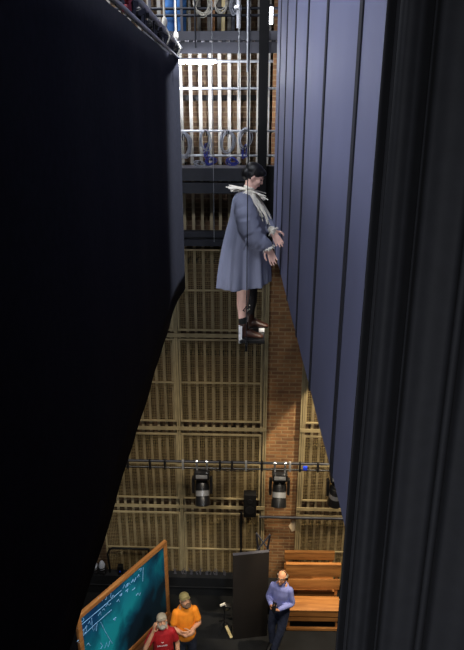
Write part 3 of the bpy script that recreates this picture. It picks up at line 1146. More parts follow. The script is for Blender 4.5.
# ------------------------------------------------------------------ men on the stage
def man(label, loc, rz, H, top, legs, skin, arms, legpts, head, hands=True, long_sleeve=False, beard=None, cap=None, hair=None, shoes='black', lean=0.0, tucked=False):
    s_ = H / 1.75
    root = thing('person', label, 'person', loc, rz)
    V = lambda x, y, z: Vector((x, y, z)) * s_ + Vector((lean * (z - .1) if z > .1 else 0, 0, 0))
    b = MB()
    tl, tz = head      # tilt up (radians), turn
    hr = Euler((-tl, 0, tz))
    hm = hr.to_matrix()
    hc = V(0, -.015, 1.63)
    def HPm(x, y, z):  # face along -y
        return hc + hm @ (Vector((x, y, z)) * s_)
    sc = lambda *r: tuple(v * s_ for v in r)
    b.ell(HPm(0, .008, .028), sc(.076, .096, .09), hr)
    b.ell(HPm(0, -.035, -.04), sc(.056, .058, .07), hr)
    b.chain([(HPm(0, -.088, .012), .011 * s_), (HPm(0, -.104, -.015), .013 * s_), (HPm(0, -.112, -.028), .015 * s_)])
    b.ell(HPm(0, -.088, -.062), sc(.024, .012, .009), hr)
    b.ell(HPm(0, -.082, .03), sc(.046, .014, .008), hr)
    b.ell(HPm(0, -.068, -.095), sc(.028, .022, .02), hr)
    for sx in (-1, 1):
        b.ell(HPm(sx * .078, .01, -.005), sc(.009, .018, .032), hr)
    b.chain([(hc + hm @ Vector((0, .01, -.05)) * s_, .056 * s_), (V(0, .0, 1.51), .056 * s_), (V(0, .01, 1.44), .066 * s_)])
    b.chain([(V(0, 0, .90), sc(.15, .10)), (V(0, 0, 1.0), sc(.155, .108)), (V(0, 0, 1.12), sc(.145, .105)), (V(0, 0, 1.27), sc(.155, .115)), (V(0, .005, 1.39), sc(.15, .1)), (V(0, .01, 1.445), sc(.11, .075))])
    for sx, A in zip((-1, 1), arms):
        el, wr, hf, hn, th, cu = A
        b.chain([(V(sx * .15, 0, 1.39), .052 * s_), (V(*((Vector((sx * .17, 0, 1.36)) + Vector(el)) / 2)), .045 * s_), (V(*el), .038 * s_), (V(*((Vector(el) * .6 + Vector(wr) * .4))), .037 * s_), (V(*wr), .026 * s_)])
        hand(b, V(*wr), hf, hn, th, cu, s_ * 1.0)
    for sx, (kn, an, tf) in zip((-1, 1), legpts):
        b.chain([(V(sx * .085, 0, .9), .082 * s_), (V(*((Vector((sx * .09, 0, .88)) + Vector(kn)) / 2)), .072 * s_), (V(*kn), .053 * s_), (V(*((Vector(kn) * .65 + Vector(an) * .35))), .05 * s_), (V(*an), .036 * s_)])
        fdv = Vector(tf).normalized()
        a0 = V(*an)
        a0.z = .045 * s_
        b.chain([(a0 - fdv * .04, .032 * s_), (a0 + fdv * .09, (.036 * s_, .026 * s_)), (a0 + fdv * .16 + Vector((0, 0, -.012)), (.034 * s_, .018 * s_))])
    b.fuse('body', skin, root, .0075, 3)
    # shirt
    t = MB()
    t.chain([(V(0, 0, .94 if tucked else .90), sc(.15, .11) if tucked else sc(.175, .135)), (V(0, 0, 1.0), sc(.158, .12) if tucked else sc(.172, .135)), (V(0, -.005, 1.12), sc(.166, .135)), (V(0, -.005, 1.27), sc(.170, .132)), (V(0, .005, 1.38), sc(.168, .116)), (V(0, .01, 1.44), sc(.13, .1)), (V(0, .005, 1.478), sc(.08, .08))])
    for sx, A in zip((-1, 1), arms):
        el, wr = Vector(A[0]), Vector(A[1])
        sh = Vector((sx * .15, 0, 1.385))
        if long_sleeve:
            t.chain([(V(*sh), .062 * s_), (V(*((sh + el) / 2)), .055 * s_), (V(*el), .049 * s_), (V(*(el * .5 + wr * .5)), .046 * s_), (V(*(el * .12 + wr * .88)), .04 * s_)])
        else:
            t.chain([(V(*sh), .064 * s_), (V(*(sh * .55 + el * .45)), .062 * s_), (V(*(sh * .35 + el * .65)), .064 * s_)])
    shirt = t.fuse('shirt', top, root, .009, 4)
    t = MB()
    t.chain([(V(0, 0, .83), sc(.16, .12)), (V(0, 0, .95), sc(.178, .14) if tucked else sc(.17, .122)), (V(0, 0, .99), sc(.176, .138) if tucked else sc(.165, .12))])
    for sx, (kn, an, tf) in zip((-1, 1), legpts):
        t.chain([(V(sx * .085, 0, .9), .098 * s_), (V(*((Vector((sx * .09, 0, .88)) + Vector(kn)) / 2)), .088 * s_), (V(*kn), .072 * s_), (V(*((Vector(kn) * .5 + Vector(an) * .5))), .066 * s_), (V(*an) + Vector((0, 0, -.01)), .06 * s_)])
    t.fuse('trousers', legs, root, .01, 4)
    for sx, (kn, an, tf) in zip((-1, 1), legpts):
        fdv = Vector(tf).normalized()
        a0 = V(*an)
        a0.z = .045
        sh = MB()
        sh.chain([(a0 - fdv * .05 + Vector((0, 0, .005)), (.042, .042)), (a0 + fdv * .03 + Vector((0, 0, .01)), (.045, .048)), (a0 + fdv * .11 + Vector((0, 0, -.004)), (.047, .034)), (a0 + fdv * .175 + Vector((0, 0, -.015)), (.04, .024))])
        so = sh.build('shoe', M[shoes], root)
        rg = []
        lv = Vector((-fdv.y, fdv.x, 0))
        for zz in (.0065, .02):
            rg.append([Vector((a0.x, a0.y, zz)) + fdv * (.06 + .15 * math.cos(2 * math.pi * k / 16)) + lv * .047 * math.sin(2 * math.pi * k / 16) for k in range(16)])
        MB().rings(rg).build('sole', M['black'], so)
    for sx in (-1, 1):
        e = MB().ell(HPm(sx * .032, -.083, .008), sc(.011, .007, .006), hr, 10).build('eye', M['eyew'], root)
        MB().ell(HPm(sx * .032, -.0885, .008), sc(.005, .003, .005), hr, 8).build('iris', M['eyed'], e)
        MB().chain([(HPm(sx * .015, -.094, .028), .004), (HPm(sx * .034, -.092, .033), .005), (HPm(sx * .05, -.08, .027), .004)], n=6).build('eyebrow', M['beardd'], root)
    if beard:
        bd = MB()
        bd.ell(HPm(0, -.07, -.092), sc(.047, .036, .036), hr)
        for sx in (-1, 1):
            bd.chain([(HPm(sx * .066, -.005, -.025), .016 * s_), (HPm(sx * .056, -.045, -.07), .022 * s_), (HPm(sx * .02, -.085, -.095), .026 * s_)])
            bd.chain([(HPm(0, -.103, -.05), .008 * s_), (HPm(sx * .03, -.092, -.058), .008 * s_), (HPm(sx * .042, -.075, -.08), .01 * s_)])
        bd.fuse('beard', beard, root, .006, 2)
    if hair:
        hh = MB()
        for sx in (-1, 1):
            hh.chain([(HPm(sx * .072, -.02, .03), .012 * s_), (HPm(sx * .076, .03, .02), .02 * s_), (HPm(sx * .05, .085, .0), .026 * s_), (HPm(0, .095, -.01), .03 * s_)])
        hh.fuse('hair', hair, root, .007, 2)
    if cap:
        cp = MB()
        rg = []
        for k in range(9):
            a = k / 8 * math.pi / 2
            rr, zz = math.cos(a) ** .8, .035 + .085 * math.sin(a)
            rg.append([HPm(.084 * rr * math.cos(w), .008 + .103 * rr * math.sin(w), zz) for w in [2 * math.pi * j / 28 for j in range(28)]])
        rg[-1] = [HPm(.004 * math.cos(w), .008 + .004 * math.sin(w), .121) for w in [2 * math.pi * j / 28 for j in range(28)]]
        cp.rings(rg)
        co = cp.build('cap', cap, root, angle=80)
        br = MB()
        top_, bot_ = [], []
        for j in range(15):
            w = math.pi * (1.12 + .76 * j / 14)
            for lst, dz in ((top_, .004), (bot_, -.002)):
                lst.append((HPm(.08 * math.cos(w), .008 + .098 * math.sin(w), .04 + dz), HPm(.086 * math.cos(w), .008 + .172 * math.sin(w), .03 + dz - .012 * abs(math.cos(w)))))
        for i in range(14):
            for lst in (top_, bot_):
                vs = [br.bm.verts.new(p) for p in (lst[i][0], lst[i + 1][0], lst[i + 1][1], lst[i][1])]
                br.bm.faces.new(vs)
            for kk in (0, 1):
                vs = [br.bm.verts.new(p) for p in (top_[i][kk], top_[i + 1][kk], bot_[i + 1][kk], bot_[i][kk])]
                br.bm.faces.new(vs)
        bmesh.ops.remove_doubles(br.bm, verts=br.bm.verts, dist=1e-5)
        br.build('brim', cap, co)
    return root, V, HPm, shirt


def stand(px_head, py_head, H):
    p = on_z(px_head, py_head, H)
    return Vector((p.x, p.y, .006))


straight = (((-.10, -.01, .48), (-.11, .0, .08), (-.25, -1, 0)), ((.10, -.01, .48), (.11, .0, .08), (.25, -1, 0)))
# orange shirt, arms folded
L1 = stand(184.5, 593.5, 1.80)
man('person in orange t-shirt, olive cap and dark trousers standing with folded arms', L1, R(16), 1.80, M['orange'], M['navy'], M['skin2'],
    (((-.215, -.05, 1.14), (-.03, -.24, 1.12), (1, -.05, .12), (0, 1, .2), 1, .35),
     ((.215, -.05, 1.14), (.04, -.22, 1.17), (-1, -.02, -.1), (0, 1, .1), -1, .35)), straight, (R(34), R(14)), beard=M['beardd'], cap=M['olive'])
# red shirt, hand to the head
L2 = stand(161.5, 614.5, 1.74)
r2, V2, HP2, sh2 = man('person in red t-shirt and stone cap with grey beard, raising one hand to the head', L2, R(8), 1.74, M['red'], M['navy'], M['skin2'],
    (((-.28, -.14, 1.20), (-.13, -.12, 1.55), (.15, .03, .95), (.8, .35, -.1), -1, .3),
     ((.23, .02, 1.12), (.24, -.12, .88), (.05, -.3, -1), (-1, 0, 0), -1, .35)), straight, (R(38), R(8)), beard=M['beard'], cap=M['stone'])
pr = MB()
q = random.Random(2)
x = -.085
for i in range(7):            # small unreadable white print across the chest
    z0 = 1.235 + .012 * i / 7
    pr.tube([V2(x, -.152, z0), V2(x + .004, -.153, z0 + .026), V2(x + .014, -.153, z0 + q.uniform(0, .026)), V2(x + .017, -.152, z0 + .002)], .0036, 5)
    x += .024
pr.tube([V2(-.02, -.151, 1.325), V2(0, -.152, 1.315), V2(.02, -.151, 1.325)], .005, 5)
pr.build('chest_print', M['print'], sh2)
# blue shirt with phone
L3 = stand(280, 570.5, 1.77)
r3, V3, HP3, sh3 = man('balding person in blue shirt and dark jeans holding a phone by the black flat', L3, R(-20), 1.77, M['shirt'], M['denim'], M['skin2'],
    (((-.215, -.03, 1.15), (-.085, -.27, 1.20), (.75, -.5, .45), (.2, .4, 1), 1, .55),
     ((.215, -.03, 1.14), (.03, -.26, 1.14), (-.95, -.25, .1), (0, .5, 1), -1, .4)),
    (((-.12, -.03, .48), (-.10, .02, .08), (-.2, -1, 0)), ((.06, -.08, .49), (-.02, -.12, .08), (-.3, -1, 0))), (R(8), R(-6)), long_sleeve=True, hair=M['beard'], lean=.03, tucked=True)
gl = MB()
for sx in (-1, 1):
    gl.tube([HP3(sx * .033 + .021 * math.cos(a), -.105, .008 + .016 * math.sin(a)) for a in [2 * math.pi * k / 14 for k in range(14)]], .0016, 6, closed=True)
    gl.tube([HP3(sx * .054, -.104, .01), HP3(sx * .08, -.04, .012), HP3(sx * .083, .02, .008)], .003, 6)
gl.tube([HP3(-.012, -.106, .01), HP3(.012, -.106, .01)], .003, 6)
tag_p = gl.build('glasses', M['black'], r3)
hs = MB()
hs.tube([HP3(.088 * math.cos(a), .02, .0 + .118 * math.sin(a)) for a in [math.pi * k / 14 for k in range(15)]], .008, 8)
hs2 = hs.build('headset', M['black'], r3)
MB().ell(HP3(-.09, .015, -.005), (.018, .032, .036)).ell(HP3(.09, .015, -.005), (.018, .032, .036)).build('ear_cup', M['black'], hs2)
MB().span((-.165, -.118, .955), (.165, .118, .985)).build('belt', M['black'], r3) if False else None
bpy.context.view_layer.update()
mw = Matrix.Translation(L3) @ Matrix.Rotation(R(-20), 4, 'Z')
pp = mw @ (V3(-.015, -.345, 1.275))
ph = MB().box((0, 0, 0), (.072, .009, .148), bevel=.004).build('phone', M['black'])
ph.location = pp
ph.rotation_euler = (R(-35), 0, R(-20))
tag(ph, 'small dark phone held by the person in the blue shirt', 'phone')
MB().box((0, .0048, 0), (.064, .001, .134)).build('screen', M['glass'], ph)
# gallery worker
wp = at(176, 31.5, 9.2)
man('worker in blue jeans standing on the upper gallery behind the rail', (wp.x, 9.24, zm2 + .0605), R(170), 1.78, M['tee'], M['jeans'], M['skin2'],
    (((-.27, .0, 1.14), (-.28, -.1, .9), (0, -.3, -1), (1, 0, 0), 1, .4), ((.27, .0, 1.14), (.28, -.1, .9), (0, -.3, -1), (-1, 0, 0), -1, .4)),
    (((-.085, -.01, .48), (-.08, .0, .08), (-.2, -1, 0)), ((.085, -.01, .48), (.08, .0, .08), (.2, -1, 0))), (0, 0), hair=M['hair'])

# ------------------------------------------------------------------ chalkboard
TR = at(165.5, 540, 8.46)
zt_b = TR.z
TL = on_z(75.5, 617, zt_b)
BR = at(167.5, 612, 8.46)
zb_b = BR.z
bd = Vector((TR.x - TL.x, TR.y - TL.y, 0))
BW = bd.length
bd.normalize()
brz = math.atan2(bd.y, bd.x)
# local frame: x along board (0 = left end), y = away behind (face at y<0?), z up
board = thing('chalkboard', 'large wooden framed chalkboard smeared teal, covered with chalk formulas', 'chalkboard', (TL.x, TL.y, 0), brz)
bn = Vector((bd.y, -bd.x, 0))        # towards the viewer side
BH = zt_b - zb_b
fwid = .075
sl = MB().span((fwid, -.012, zb_b + fwid), (BW - fwid, .012, zt_b - fwid)).build('slate', M['slate'], board, smooth=False)
# slate texture space starts at the slate's lower left corner
me = sl.data
me.transform(Matrix.Translation((-fwid, 0, -(zb_b + fwid))))
sl.location = (fwid, 0, zb_b + fwid)
MB().span((0, -.035, zt_b - fwid), (BW, .03, zt_b), bevel=.006).build('top_rail', M['frame'], board)
MB().span((0, -.035, zb_b), (BW, .03, zb_b + fwid), bevel=.006).build('bottom_rail', M['frame'], board)
for x in (0, BW - fwid):
    MB().span((x, -.034, zb_b + fwid), (x + fwid, .029, zt_b - fwid), bevel=.006).build('stile', M['frame'], board)
MB().span((-.03, -.16, zb_b - .05), (BW + .03, .03, zb_b - .02), bevel=.004).span((-.03, -.165, zb_b - .05), (BW + .03, -.15, zb_b), bevel=.003).build('chalk_ledge', M['framed'], board)
MB().span((0, -.14, zb_b - .30), (BW, -.11, zb_b - .05), bevel=.004).build('apron', M['frame'], board)
for x in (.04, BW - .12):
    lg = MB().span((x, -.06, .06), (x + .08, .03, zb_b - .05)).build('leg', M['framed'], board, smooth=False)
    MB().span((x - .01, -.36, 0), (x + .09, .36, .06), bevel=.006).build('foot', M['framed'], lg)
MB().span((.06, -.02, .12), (BW - .06, .02, .22)).build('stretcher', M['framed'], board, smooth=False)
# chalk marks, drawn on the slate plane
p0 = Vector((TL.x, TL.y, 0)) + bn * .0145
inv = (Matrix.Translation((TL.x, TL.y, 0)) @ Matrix.Rotation(brz, 4, 'Z')).inverted()
def cpt(zx, zy):      # zx, zy measured on an enlarged crop of the photograph
    return inv @ on_plane(65 + zx / 4.22, 560 + zy / 4.22, p0, bn)
strokes = [[(52, 288), (150, 205), (238, 128)], [(50, 345), (130, 268), (196, 210)], [(150, 262), (172, 305), (200, 352)], [(112, 245), (116, 292)], [(193, 120), (193, 160)],
           # scribbled letters
           [(135, 182), (141, 160), (146, 178), (152, 155), (158, 172)], [(162, 165), (170, 150), (176, 160), (170, 168)],
           [(64, 252), (72, 236), (80, 252), (70, 262)], [(62, 300), (70, 284), (66, 304), (80, 292), (78, 308)], [(84, 290), (92, 276), (90, 298)], [(72, 316), (90, 304)],
           [(98, 268), (104, 258), (108, 272)], [(120, 300), (126, 276), (132, 300), (136, 262)],
           [(140, 235), (150, 218), (152, 232)], [(172, 196), (180, 184), (186, 192), (194, 182)], [(158, 212), (164, 204), (168, 212)],
           [(58, 350), (66, 338), (70, 352), (78, 340)], [(168, 372), (176, 348), (182, 368), (190, 340)], [(150, 350), (158, 362), (150, 376)],
           [(206, 250), (214, 242), (210, 256), (204, 250)], [(244, 120), (250, 104), (256, 116), (264, 98)], [(262, 112), (270, 96), (276, 104)], [(280, 96), (288, 80), (292, 92), (300, 74)],
           [(256, 132), (266, 122), (262, 136)], [(284, 128), (296, 116)], [(300, 150), (308, 140), (314, 150), (320, 136)], [(230, 150), (240, 140), (236, 152)], [(306, 72), (312, 60), (316, 70)],
           [(330, 30), (328, 90)], [(310, 44), (322, 34), (318, 48)], [(90, 360), (100, 350), (106, 362)], [(196, 160), (204, 148), (210, 158)], [(218, 176), (226, 166), (230, 176)]]
for st in strokes:
    MB().tube([cpt(*s_) for s_ in st], .0055, 5).build('chalk_stroke', M['chalk'], board)

# ------------------------------------------------------------------ pews
def pew(c, w, label, boards, rz=R(1.0)):
    t_ = thing('wooden_pew', label, 'pew', c, rz, 'wooden pews')
    sd = .36
    MB().span((0, -sd, .50), (w, -.015, .53), bevel=.004).build('seat', M['pew'], t_)
    MB().span((.02, -sd + .015, .37), (w - .02, -sd + .04, .495)).build('front_board', M['pew'], t_, smooth=False)
    MB().span((.02, -sd + .03, .24), (w - .02, -sd + .055, .335)).build('lower_board', M['pew'], t_, smooth=False)
    MB().span((.02, -sd + .02, .02), (w - .02, -sd + .06, .075)).build('foot_rail', M['pew'], t_, smooth=False)
    for z0, z1 in boards:
        mb = MB().span((0, -.012, z0), (w, .014, z1), bevel=.004)
        mb.build('back_board', M['pew'], t_)
    MB().span((0, -.02, boards[0][1] - .02), (w, .045, boards[0][1] + .008), bevel=.004).build('top_rail', M['pew'], t_)
    for x in (.03, w - .08):
        MB().span((x, -sd + .06, 0), (x + .05, -sd + .12, .50)).build('leg', M['pew'], t_, smooth=False)
        MB().span((x, .0145, 0), (x + .05, .06, boards[0][1] - .02)).build('leg', M['pew'], t_, smooth=False)
    return t_


fl = on_z(285, 629, .05)
fr = on_z(337, 627.5, .05)
w_ = (fr.x - fl.x) + .04
yb = fl.y + .34
zz = lambda py, Y: at(312, py, Y).z
pew((fl.x, yb, 0), w_, 'front honey coloured wooden pew on the right, nearer to the camera', [(zz(576.5, yb), zz(564.5, yb)), (zz(589.5, yb), zz(579.5, yb))])
yr = yb + .47
pew((fl.x + .0, yr, 0), w_ - .05, 'rear honey coloured wooden pew standing behind the front one', [(zz(560, yr), zz(552.5, yr)), (zz(573, yr), zz(564, yr)), (zz(584, yr), zz(576, yr))])

# ------------------------------------------------------------------ black flat and its clutter
fa, fb_ = on_z(233, 640, .0), on_z(267, 636, .0)
fdv = (fb_ - fa)
frz = math.atan2(fdv.y, fdv.x)
fw_ = fdv.length
fh_ = at(249, 554, (fa.y + fb_.y) / 2).z
bf = thing('black_flat', 'tall brown-black scenery board standing left of the person in the blue shirt', 'scenery board', fa, frz)
MB().span((0, 0, .01), (fw_, .022, fh_), bevel=.002).build('board', M['flatblk'], bf)
f = MB()
for x in (.0, fw_ - .06):
    f.span((x, .022, .0), (x + .06, .06, fh_))
for z in (.0, fh_ / 2, fh_ - .06):
    f.span((.06, .022, z), (fw_ - .06, .06, z + .06))
f.build('frame', M['galv'] if False else M['dark'], bf, smooth=False)
MB().span((0, -.002, fh_), (fw_, .062, fh_ + .006)).build('top_edge', M['gal'], bf, smooth=False)
# crossed metal struts behind the top
c = Vector((fa.x + fw_ * .82, fa.y + .35, 0))
t_ = thing('folding_stand', 'folded grey crossed-leg metal stand poking above the black board', 'stand', c)
zt_ = at(258, 535, c.y).z
for (xa_, xb_) in ((-.12, .12), (.12, -.12)):
    MB().bar((xa_, 0 if xa_ < 0 else .03, 0), (xb_ * 1.0, 0 if xa_ < 0 else .03, zt_), .035, .02).build('strut', M['dark'], t_, smooth=False)
MB().bar((-.12, .015, zt_ * .82), (.12, .015, zt_ * 1.0), .03, .02).bar((.12, .05, zt_ * .82), (-.12, .05, zt_), .03, .02).build('cross_brace', M['gal'], t_, smooth=False)
MB().box((0, .015, zt_ * .5), (.04, .08, .04)).build('pivot', M['gal'], t_, smooth=False)
# small lamp stand + lath leaning at left edge
lp = on_z(224, 628, 0)
t_ = thing('floor_stand', 'small black stand with a pale clip left of the black board', 'stand', lp)
MB().cyl((0, 0, .02), (.02, 0, .55), .014).build('pole', M['blackm'], t_)
for a in (0, 2.1, 4.2):
    MB().bar((.0, 0, .18), (.18 * math.cos(a), .18 * math.sin(a), .01), .02, .015).build('leg', M['blackm'], t_, smooth=False)
MB().box((.05, 0, .52), (.12, .09, .12), Euler((.3, .4, .2)), bevel=.01).build('head', M['blackm'], t_)
MB().box((-.02, -.03, .60), (.1, .03, .04), Euler((0, -.4, .2)), bevel=.004).build('clip', M['lace'], t_)
la, lb = on_z(231.5, 638, .02), on_z(226, 626, .1)
tag(MB().bar(la, lb + Vector((0, 0, 0)), .05, .03).build('timber_lath', M['lath'], smooth=False), 'short pale timber lath lying at the foot of the black board', 'lath')
# equipment case behind the man
cc = on_z(268, 615, 0)
t_ = thing('flight_case', 'dark case standing on the floor behind the person in the blue shirt', 'case', (cc.x + .02, cc.y + .12, 0))
MB().span((-.16, -.12, .03), (.16, .2, .62), bevel=.01).build('body', M['plinth'], t_)
MB().span((-.165, -.125, .40), (.165, .205, .415)).build('lid_strip', M['gal'], t_, smooth=False)

# ------------------------------------------------------------------ lamp bar with moving lights
BY = 8.92
zu, zl_ = at(235, 462.5, BY).z, at(235, 469, BY).z
t_ = thing('lighting_bar', 'black double lighting bar hung across the lower back wall', 'lighting bar', (0, 0, 0))
x0, x1 = -2.6, 2.4
MB().cyl((x0, BY, zu), (x1, BY, zu), .024, n=12).build('tube', M['dark'], t_)
MB().cyl((x0, BY + .01, zl_), (x1, BY + .01, zl_), .018, n=12).build('tube', M['blackm'], t_)
for px in (128, 150, 165, 183, 220, 232, 246, 262, 290, 300, 318):
    x = at(px, 465, BY).x
    MB().span((x - .018, BY - .03, zl_ - .02), (x + .018, BY + .03, zu + .03), bevel=.004).build('clip', M['galv'] if px in (183, 246, 290) else M['blackm'], t_)
x = at(305, 467, BY).x
MB().box((x, BY - .03, (zu + zl_) / 2), (.075, .05, .07), bevel=.01).build('blue_tag', M['bluetape'], t_)['label'] = 'blue tape wrap on the bar'
for px in (112, 345):
    x = at(px, 465, BY).x
    MB().cyl((x, BY, zu), (x, BY, 12.4), .004, n=6).build('hanging_wire', M['wire'], t_)
mb = MB()
x = at(216, 465, BY).x
pts = []
for k in range(20):
    pts.append((x - .25 + k * .05, BY - .03, zl_ - .015 + .014 * math.sin(k * 1.9)))
mb.tube(pts, .008, 6)
mb.build('cable', M['black'], t_)

def moving_head(px, py, label, tilt=0, yaw=0):
    p = at(px, py, BY)
    t_ = thing('moving_light', label, 'stage light', (p.x, BY, zl_), 0, 'moving lights on the bar')
    MB().span((-.135, -.12, -.17), (.135, .12, -.03), bevel=.015).build('base', M['blackm'], t_)
    for x in (-.09, .09):
        c = MB().span((x - .015, -.02, -.03), (x + .015, .02, zu - zl_ + .03), bevel=.003)
        c.cyl((x - .02, 0, zu - zl_), (x + .02, 0, zu - zl_), .04).build('clamp', M['chrome'], t_)
    MB().span((-.10, -.125, -.13), (.10, -.118, -.06)).span((-.02, -.128, -.12), (.07, -.12, -.08)).build('panel', M['galv'], t_, smooth=False)
    y = MB().span((-.1, -.06, -.23), (.1, .06, -.17), bevel=.01)
    for sx in (-1, 1):
        y.span((sx * .135, -.055, -.50), (sx * .185, .055, -.18), bevel=.018)
    yo = y.build('yoke', M['blackm'], t_)
    Rm = Euler((tilt, 0, yaw))
    piv = Vector((0, 0, -.42))
    def rg(prof):
        return [[piv + Rm.to_matrix() @ Vector((r * math.cos(2 * math.pi * k / 24), r * math.sin(2 * math.pi * k / 24), z)) for k in range(24)] for r, z in prof]
    hd = MB().rings(rg([(.06, .17), (.105, .15), (.122, .08), (.125, -.02), (.118, -.12), (.128, -.16), (.135, -.24), (.135, -.29), (.118, -.30), (.112, -.285)])).build('head', M['blackm'], t_)
    MB().rings(rg([(.122, -.03), (.127, -.03), (.121, -.125), (.117, -.125)]), False).build('band', M['galv'], hd)
    MB().rings(rg([(.112, -.28), (.111, -.296), (.08, -.31), (.03, -.318), (.004, -.32)])).build('lens', M['glass'], hd)
    for k in range(5):
        z = .11 - k * .035
        MB().rings(rg([(.118, z), (.128, z - .006), (.118, z - .012)]), False).build('cooling_fin', M['black'], hd)
    return t_


moving_head(202, 468, 'black moving stage light on the bar, in front of the mesh guards', R(-32), R(6))
moving_head(280, 468, 'black moving stage light on the bar, in front of the brick pier', R(-30), R(-4))
moving_head(338, 470, 'black moving stage light on the bar, half hidden by the right curtain', R(8), R(20))
# black speaker box on the guard
p = at(250, 503, GY - .14)
t_ = thing('wall_speaker', 'small black loudspeaker fixed to the mesh guard left of the pier', 'speaker', (p.x, GY - .14, p.z))
MB().span((-.12, -.09, -.27), (.12, .075, .24), bevel=.015).build('cabinet', M['black'], t_)
MB().cyl((0, -.088, -.1), (0, -.097, -.1), .09).build('woofer', M['blackm'], t_)
MB().cyl((0, -.088, .1), (0, -.097, .1), .05).build('tweeter', M['blackm'], t_)
MB().span((-.03, .07, -.05), (.03, .11, .05)).build('bracket', M['dark'], t_, smooth=False)

# ------------------------------------------------------------------ left: pipe rail and small lights on the plinth
z0 = pz
a, b_ = at(108, 548, 9.45), at(131, 546, 9.45)
t_ = thing('pipe_rail', 'bent dark pipe rail above the plinth at the left edge of the chalkboard', 'rail', (a.x, 9.45, z0))
w_, h_ = b_.x - a.x, a.z - z0
MB().tube([(0, 0, 0), (-.02, 0, h_ * .75), (.03, 0, h_ * .95), (.09, 0, h_), (w_ * 1.0, 0, h_), (w_ + .35, 0, h_)], .022, 10).build('pipe', M['black'], t_)
MB().tube([(w_ + .35, 0, h_), (w_ + .35, 0, 0)], .022, 10).build('upright', M['black'], t_)
def small_lamp(px, py, label):
    p = at(px, py, 9.42)
    t_ = thing('floor_light', label, 'stage light', (p.x, 9.42, z0), R(rnd.uniform(-20, 20)), 'small lights on the plinth')
    MB().span((-.07, -.06, 0), (.07, .06, .06), bevel=.008).build('base', M['blackm'], t_)
    MB().span((-.085, -.02, .03), (-.072, .02, .2)).span((.072, -.02, .03), (.085, .02, .2)).build('yoke', M['blackm'], t_, smooth=False)
    h = MB().rings([[Vector((r * math.cos(2 * math.pi * k / 18), r * math.sin(2 * math.pi * k / 18), z)) for k in range(18)] for r, z in ((.04, .1), (.065, .12), (.065, .2), (.05, .25), (.022, .3))]).build('head', M['cablew'], t_)
    MB().cyl((0, 0, .135), (0, 0, .16), .068).build('ring', M['black'], h)


small_lamp(95.5, 577, 'pale domed light on the plinth, nearest the left drape')
small_lamp(103, 577, 'pale domed light on the plinth beside the bent pipe rail')
p = at(121, 575, 9.42)
t_ = thing('control_box', 'black control box with blue marker on the plinth behind the chalkboard', 'box', (p.x, 9.42, z0))
MB().span((-.05, -.05, 0), (.05, .05, .2), bevel=.006).build('body', M['black'], t_)
MB().box((0, -.052, .09), (.03, .006, .03)).build('marker', M['bluetape'], t_, smooth=False)
# rubbish of pale cable tails at guard feet
q = random.Random(21)
for i, px in enumerate((176, 184, 192, 199, 208, 217, 226, 233)):
    p = at(px, 575, 9.45)
    mb = MB()
    for k in range(3):
        x = q.uniform(-.05, .05)
        mb.tube([(x, 0, 0), (x + q.uniform(-.03, .03), .01, .05), (x + q.uniform(-.05, .05), 0, q.uniform(.08, .17))], [.014, .012, .004], 6)
    o = mb.build('cable_tail', M['gal'])
    o.location = (p.x, 9.45, z0)
    tag(o, 'frayed pale cable tails on the plinth, %s from the chalkboard' % ORD[i].replace('nearest', 'first'), 'cable', 'cable tails along the plinth')

# ------------------------------------------------------------------ lights
def light(kind, name, loc, target, power, color, size=.5, **kw):
    ld = bpy.data.lights.new(name, kind)
    ld.energy = power
    ld.color = color
    if kind == 'AREA':
        ld.shape = 'DISK'
        ld.size = size
        if 'spread' in kw:
            ld.spread = kw['spread']
    else:
        ld.shadow_soft_size = size
    if kind == 'SPOT':
        ld.spot_size = kw.get('cone', R(60))
        ld.spot_blend = kw.get('blend', .5)
    o = bpy.data.objects.new(name, ld)
    COL.objects.link(o)
    o.location = loc
    d = Vector(target) - Vector(loc)
    o.rotation_euler = d.to_track_quat('-Z', 'Y').to_euler()
    return o


COOL = (.86, .9, 1.0)
WARM = (1.0, .83, .58)
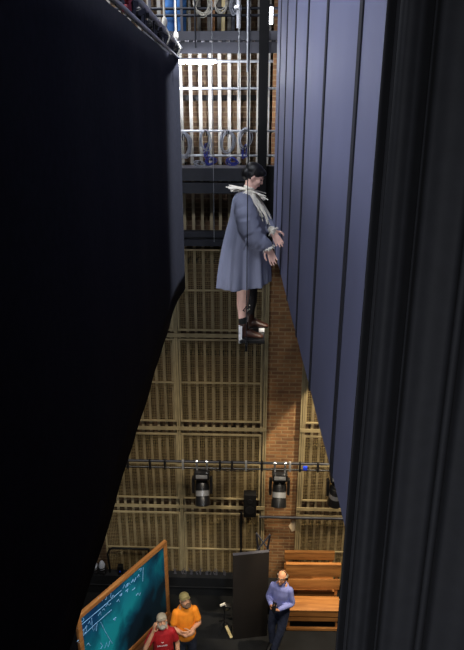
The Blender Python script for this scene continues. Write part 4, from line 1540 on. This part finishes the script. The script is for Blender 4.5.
# cool lights high over the slot between the drape and the flats, then added gallery fills
light('AREA', 'light_overhead', (-2.6, 3.6, 11.7), (.3, 4.8, 8.7), 115, COOL, .7)
light('AREA', 'light_slot', (-1.0, 2.1, 12.7), (.05, 5.2, 8.0), 140, COOL, .7)
light('AREA', 'light_gallery', (-1.9, 8.6, 12.3), (-.4, 9.6, 10.7), 90, COOL, .5)  # added unseen light to brighten the upper gallery
light('AREA', 'light_under_gallery', (-1.5, 8.6, 9.5), (-.1, 9.8, 9.5), 26, COOL, .4, spread=R(75))  # added unseen light carrying on the fluorescent glow over the rails
# added fill from behind the camera, grazing the drape
light('AREA', 'light_front_fill', (-.46, -1.3, 8.3), (.0, 5.4, 7.8), 62, (.95, .96, 1.0), .1)
light('SPOT', 'light_performer', (-2.2, 3.4, 6.4), (.0, 5.4, 7.6), 110, (.97, .96, 1.0), .3, cone=R(30), blend=.8)  # added unseen spot to lift her legs and coat hem
# narrow unseen spot added to brighten the far edge of the drape
light('SPOT', 'light_drape_edge', (.28, 4.72, 12.7), (-.53, 4.80, 8.9), 6500, COOL, .12, cone=R(17), blend=1.0)
# warm stage lamps
light('SPOT', 'light_wall_right', (2.6, 8.2, 7.0), (1.8, 9.7, 2.2), 1600, WARM, .05, cone=R(47), blend=.15)
light('SPOT', 'light_wall_left', (-1.9, 5.6, 8.4), (-.5, 9.8, 1.4), 640, WARM, .15, cone=R(48), blend=1.0)
light('SPOT', 'light_stage', (1.2, 4.6, 8.6), (-.3, 8.2, .6), 900, (1, .88, .7), .25, cone=R(54), blend=.6)
light('SPOT', 'light_pews', (2.2, 6.0, 8.2), (1.0, 8.8, .5), 480, (1, .84, .6), .2, cone=R(40), blend=.6)
light('SPOT', 'light_board', (.6, 3.4, 6.0), (-1.9, 7.6, 1.2), 650, (.9, .97, 1), .25, cone=R(40), blend=.7)

w = bpy.data.worlds.new('world')
scn.world = w
w.use_nodes = True
w.node_tree.nodes['Background'].inputs[0].default_value = (.5, .55, .7, 1)
w.node_tree.nodes['Background'].inputs[1].default_value = .012

scn.view_settings.view_transform = 'Standard'
scn.view_settings.look = 'None'
scn.view_settings.gamma = 1
scn.view_settings.use_curve_mapping = False
scn.view_settings.exposure = 0
